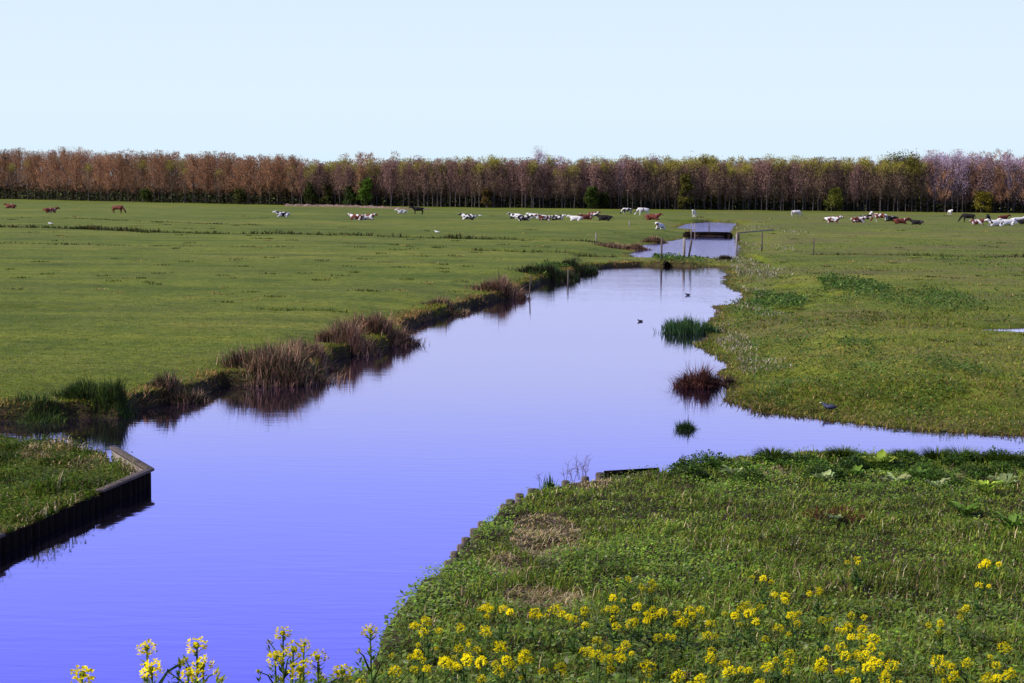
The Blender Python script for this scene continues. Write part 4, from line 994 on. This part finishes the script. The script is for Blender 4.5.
# ------------------------------------------------------------------ dock plants on the near bank
def dock(px, py, s, cols, label):
    x, y = P(px, py, -.15); z = float(tz(np.array([x]), np.array([y]))[0])
    root = empty('dock_plant', (x, y, z), random.uniform(0, 6.28), s); tag(root, label, 'plant')
    n = 11
    for i in range(n):
        a = i * 2.4; L = random.uniform(.11, .22); W = L * .46; up = random.uniform(.5, 1.35)
        V = []; col = pick(cols, 1, .2)[0]
        for k in range(6):
            t = k / 5; wv = W / 2 * math.sin(math.pi * min(1, t * .9 + .08)) ** .7; r = .03 + L * t * math.cos(up * (1 - .5 * t)); h = L * t * math.sin(up) * (1.3 - .6 * t) + .03 + .012 * math.sin(k * 2.1 + i)
            for q, dz in ((-1, .02), (0, 0), (1, .02)):
                V.append((r * math.cos(a) - q * wv * math.sin(a), r * math.sin(a) + q * wv * math.cos(a), h + dz * (1 if q else 0)))
        F = [[k * 3 + j, k * 3 + j + 1, (k + 1) * 3 + j + 1, (k + 1) * 3 + j] for k in range(5) for j in range(2)]
        me = mesh_from('leaf', V, np.array(F)); setcol(me, np.tile(col, (len(V), 1))); link('leaf', me, M_leaf, root)
PG = [(.28, .38, .22), (.34, .42, .28)]; YG = [(.34, .46, .10), (.28, .42, .08)]; MG = [(.10, .20, .04), (.13, .24, .06)]
for a in [(a_[0], a_[1] - 3, a_[2] * 1.15, a_[3], a_[4]) for a_ in [(717, 470, 1.0, MG, 'green dock plant left of the first pale one on the near bank'), (733, 476, .9, PG, 'pale grey-green dock plant above the brown stalks, leftmost of the pale ones'), (752, 468, .8, MG, 'small green dock plant at the water edge in mid bank'),
          (880, 466, 1.25, YG, 'large bright green dock plant at the water edge right of centre'), (897, 484, 1.0, PG, 'pale dock plant just below the large bright green one'), (936, 488, .9, PG, 'pale dock plant with flat leaves between the two bright ones'),
          (985, 497, 1.2, YG, 'yellow-green dock plant near the right frame edge'), (1003, 487, 1.0, PG, 'whitish dock plant beside the yellow-green one at right'), (825, 482, .9, PG, 'pale dock plant alone above the reddish patch'), (835, 528, .6, PG, 'small pale dock plant in the grass below the reddish patch'),
          (965, 520, 1.0, MG, 'mid green dock plant low at the right'), (1010, 540, 1.0, MG, 'mid green dock plant lowest at the right edge'), (855, 477, .8, MG, 'green dock plant left of the large bright one'), (918, 478, .8, MG, 'green dock plant between pale leaves on the right bank')]]: dock(*a)
def tuft(px, py, w, h, label):
    py -= 5; h *= 2.0; w *= 1.2
    x, y = P(px, py, -.2); z = float(tz(np.array([x]), np.array([y]))[0]); n = 900
    a = rng.uniform(0, 6.28, n); r = np.sqrt(rng.random(n)) * w / 2; hh = h * np.sqrt(np.clip(1 - (r / (w / 2)) ** 2, .1, 1)) * (.7 + .3 * rng.random(n))
    bx, by = r * np.cos(a), r * np.sin(a) * .8
    me = combine('tuft', [blades(np.stack([bx, by, np.full(n, -.03)], 1), hh, np.full(n, .012), a, .4 + .5 * rng.random(n), pick(GRN + GREENS[:2], n, .3))])
    o = link('grass_tuft', me, M_grass); o.location = (x, y, z); tag(o, label, 'grass tuft')
tuft(961, 464, .5, .22, 'rounded dark green tuft at the water edge near the right frame edge'); tuft(937, 463, .4, .2, 'dark green tuft left of the rounded one at the near water edge')
tuft(1000, 467, .55, .17, 'low wide green tuft rightmost along the near water edge'); tuft(842, 462, .45, .17, 'green tuft on the near water edge left of the bright dock'); tuft(772, 463, .5, .17, 'leafy green tuft on the near water edge at mid bank'); tuft(905, 464, .35, .14, 'small green tuft on the near water edge beyond the bright dock')

# ------------------------------------------------------------------ rapeseed plants
YEL = [(.90, .76, .008), (.95, .84, .015), (.80, .64, .008)]
def flower_head(r, seed):
    r_ = np.random.default_rng(seed); pts, ang, tl, L = [], [], [], []
    n = 34
    for i in range(n):
        th = math.acos(1 - 1.55 * (i + .5) / n); ph = i * 2.4 + r_.uniform(-.5, .5)
        c = np.array([r * math.sin(th) * math.cos(ph), r * math.sin(th) * math.sin(ph), r * 1.0 * math.cos(th)]) * r_.uniform(.72, 1.1)
        for k in range(4):
            pts.append(c); ang.append(ph + k * math.pi / 2 + .4); tl.append(r_.uniform(-.5, 1.1)); L.append(r * .32)
    pts = np.array(pts); L = np.array(L)
    col = np.array(YEL)[r_.integers(0, 3, len(pts))] * r_.uniform(.8, 1.1, (len(pts), 1))
    parts = [leaves(pts, L, L * .85, np.array(ang), np.array(tl), col)]
    parts.append(sphere((0, 0, r * .25), r * .35, (1, 1, 1), 6, 4, (.30, .36, .04), .2))
    me = combine('flower_head', parts); me.materials.append(M_petal); return me
heads = [flower_head(r, i) for i, r in enumerate((.030, .024, .034, .027))]
def rape_proto(seed, H):
    """stem rises along z with the main flower head at height H"""
    r_ = random.Random(seed); parts = []; hd = []
    top = np.array([0, 0, H]); parts.append(tube([(r_.uniform(-.06, .06), r_.uniform(-.06, .06), 0), (r_.uniform(-.02, .02), r_.uniform(-.02, .02), H * .55), tuple(top)], [.006, .005, .003], 5))
    hd.append((top, r_.randrange(4), 1.0)); LIM = .985 if H < .8 else .94
    for i in range(r_.randint(1, 3) if H < .8 else r_.randint(4, 7)):
        z0 = H * r_.uniform(.6, .85); a = r_.uniform(0, 6.28); L = r_.uniform(.05, .12); e = np.array([L * math.cos(a), L * math.sin(a), min(H * LIM, z0 + L * r_.uniform(.7, 1.4))])
        parts.append(tube([(0, 0, z0), tuple(e * [.6, .6, 1] - [0, 0, .02]), tuple(e)], [.004, .003, .002], 4)); hd.append((e, r_.randrange(4), r_.uniform(.45, .8) if H < .8 else r_.uniform(.22, .5)))
    parts = [(V, F, np.tile([.07, .13, .035], (len(V), 1))) for V, F, _ in parts]
    for e, _, q in hd:
        m = 9 if H < .8 else 26; dz = np.array([r_.uniform(.0, .05 if H < .8 else .16) for _ in range(m)]) ; f_ = 1 - dz / max(e[2], .1) * 1.0
        pp = np.stack([e[0] * f_, e[1] * f_, e[2] - dz], 1)
        parts.append(leaves(pp, np.full(m, .028), np.full(m, .010), np.array([r_.uniform(0, 6.28) for _ in range(m)]), np.array([r_.uniform(.1, 1.1) for _ in range(m)]), pick([(.13, .22, .05), (.28, .34, .05), (.09, .16, .04)], m, .2)))
    n = 26 if H < .8 else 60; z = H * np.array([r_.random() ** .9 for _ in range(n)]) * .9; a = np.array([r_.uniform(0, 6.28) for _ in range(n)])
    pos = np.stack([np.zeros(n), np.zeros(n), z], 1); L = .09 * (1.15 - z / H) + .015
    lf = combine('leaves', [leaves(pos, L, L * .42, a, np.array([r_.uniform(.0, .9) for _ in range(n)]), pick([(.06, .12, .035), (.09, .16, .05), (.045, .10, .03)], n, .2))]); lf.materials.append(M_leaf)
    # seed pods and buds along the upper stem
    nb = 22; zb = H * np.array([r_.uniform(.66, .97) for _ in range(nb)]) if H < .8 else H - np.array([r_.uniform(.02, .3) for _ in range(nb)]); ab = np.array([r_.uniform(0, 6.28) for _ in range(nb)])
    parts.append(leaves(np.stack([np.zeros(nb), np.zeros(nb), zb], 1), np.full(nb, .03), np.full(nb, .007), ab, np.full(nb, .6), pick([(.12, .2, .04), (.3, .32, .05)], nb, .2)))
    stem = combine('stem', parts); stem.materials.append(M_leaf)
    return stem, lf, None, hd
protos = {H: [rape_proto(i * 3 + int(H * 100), H) for i in range(5)] for H in (.32, .45, .9)}
def rape(px, py, H, label, group, s=1.0, hs=1.0):
    d = ray(px, py); d = d / d[1]
    ys = np.linspace(5.0, 24, 900); zs = CAMZ + d[2] * ys; gz = tz(d[0] * ys, ys)
    _, _, _, sn = terrain(d[0] * ys, ys)
    ok = (np.abs(zs - gz - H * s) < .03) & (sn > .1)
    if not ok.any():
        ok = (zs - gz > .12) & (zs - gz < H * 1.15) & (sn > .05)
        if not ok.any(): print('no spot', px, py); return
        i = np.where(ok)[0][-1] if H < .8 else np.where(ok)[0][0]
    else: i = np.where(ok)[0][0]
    y = ys[i]; x = d[0] * y; z = gz[i]; s2 = (zs[i] - z) / H
    stem, lf, bd, hd = random.choice(protos[H])
    root = empty('rapeseed_plant', (x, y, z), random.uniform(0, 6.28), s2); tag(root, label, 'flower', group)
    link('stem', stem, None, root); link('leaves', lf, None, root)
    for p, k, q in hd:
        h = link('flower_head', heads[k], None, root); h.location = tuple(p); h.scale = (q * hs * .95 / max(s2, .3) * min(1, s2 + .2),) * 3; h.rotation_euler = (random.uniform(-.4, .4), random.uniform(-.4, .4), random.uniform(0, 6.28))
for px, py, lb in [(82, 677, 'flower shoot barely reaching the bottom frame edge at far left'), (147, 650, 'rapeseed plant with one drooping yellow head, left against the water'), (152, 672, 'lower rapeseed shoot at the foot of the leftmost tall one'), (197, 648, 'rapeseed plant with single round yellow head, second against the water'), (188, 676, 'low yellow shoot under the second plant against the water'), (203, 668, 'low budded shoot right of the second plant against the water'),
                   (283, 635, 'tallest rapeseed plant with double yellow head against the water'), (275, 659, 'yellow head left below the tallest plant against the water'), (293, 652, 'yellow head right below the tallest plant against the water'), (304, 646, 'green budded rapeseed stem right of the tallest plant'), (300, 672, 'low shoot between tallest plant and budded stem'), (318, 660, 'leafy budded shoot right of the tallest plant'), (342, 674, 'small yellow head low between the tall plant and the bank'), (370, 633, 'single pale yellow head at the edge of the bank')]:
    rape(px, py, .9, lb, 'rapeseed plants standing against the water at the bottom left', hs=1.05)
far = [(426, 623), (424, 633), (461, 630), (487, 609), (485, 632), (503, 610), (459, 650), (500, 648), (444, 663), (467, 660), (481, 663), (507, 661), (535, 614), (554, 611), (585, 611), (573, 620), (597, 642), (596, 656), (606, 661), (626, 646), (628, 580), (613, 598), (615, 610), (637, 608), (652, 583), (651, 591), (653, 610), (662, 614), (631, 625), (658, 639), (690, 612), (683, 623), (418, 655), (679, 678), (395, 672), (524, 655), (560, 668), (648, 668),
       (763, 579), (819, 591), (785, 597), (791, 616), (778, 629), (746, 607), (748, 614), (735, 616), (711, 625), (707, 637), (857, 560), (851, 616), (848, 627), (862, 630), (842, 648), (845, 657), (871, 648), (863, 657), (892, 667), (885, 679), (822, 664), (941, 624), (966, 609), (968, 664), (954, 677), (986, 682), (730, 673), (822, 621), (1010, 675), (1004, 649), (979, 586), (711, 659), (986, 564), (938, 662), (868, 668), (700, 680), (768, 668), (790, 655), (874, 640)]
ne = {(628, 580): 'rapeseed plant with one large bright head, highest of the left drift', (763, 579): 'lone yellow head standing above the middle of the drift', (857, 560): 'highest lone yellow head in the grass at right', (819, 591): 'lone yellow head right of the middle column of flowers', (941, 624): 'lone yellow head in the green grass right of the drift', (966, 609): 'small dull yellow head high at the right'}
for px, py in far:
    lb = ne.get((px, py)); H = .45 if py > 625 else .32
    if lb is None: lb = 'short rapeseed plant with small yellow heads in the drift on the near bank'
    rape(px, py, H, lb, 'rapeseed plants in the near bank drift', hs=1.5 if py > 600 else 1.35)

# ------------------------------------------------------------------ light
EL, AZ = R(40), R(-104)     # azimuth from +Y, clockwise positive: from the left
sd = Vector((math.sin(AZ) * math.cos(EL), math.cos(AZ) * math.cos(EL), math.sin(EL)))
ld = bpy.data.lights.new('sun', 'SUN'); ld.energy = 5.0; ld.angle = R(.53); ld.color = (1, .94, .86)
lo = bpy.data.objects.new('sun', ld); C.objects.link(lo); lo.rotation_euler = (-sd).to_track_quat('-Z', 'Y').to_euler(); lo.location = sd * 100
wd_ = bpy.data.worlds.new('World'); sc.world = wd_; wd_.use_nodes = True; nt = wd_.node_tree; nt.nodes.clear()
out = nt.nodes.new('ShaderNodeOutputWorld'); bg = nt.nodes.new('ShaderNodeBackground'); sky = nt.nodes.new('ShaderNodeTexSky')
sky.sky_type = 'NISHITA'; sky.sun_disc = False; sky.sun_elevation = EL; sky.sun_rotation = AZ; sky.air_density = 1.0; sky.dust_density = .6; sky.ozone_density = 1.5
SK = .11; tc = nt.nodes.new('ShaderNodeTexCoord'); sx = nt.nodes.new('ShaderNodeSeparateXYZ'); nt.links.new(tc.outputs['Generated'], sx.inputs[0])
# pale clear-day horizon band running into deep spring blue, blended into the physical sky overhead
band = ramp(nt, [(0.0, (.435, .54, .615)), (.05, (.46, .55, .62)), (.11, (.44, .53, .66)), (.17, (.30, .39, .80)), (.29, (.183, .222, .97)), (.45, (.11, .16, .46))], sx.outputs[2])
bandm = mixc(nt, 1.0, band, (1.5 / SK, 1.5 / SK, 1.5 / SK), 'MULTIPLY')
fz = ramp(nt, [(.35, (0, 0, 0)), (.6, (1, 1, 1))], sx.outputs[2])
mul = mixc(nt, fz, bandm, sky.outputs[0])
nt.links.new(mul, bg.inputs[0]); bg.inputs[1].default_value = .11; nt.links.new(bg.outputs[0], out.inputs[0])
sc.view_settings.view_transform = 'Standard'; sc.view_settings.look = 'None'; sc.view_settings.exposure = .12; sc.view_settings.gamma = 1
sc.render.film_transparent = False
sc.cycles.max_bounces = 6; sc.cycles.transparent_max_bounces = 4
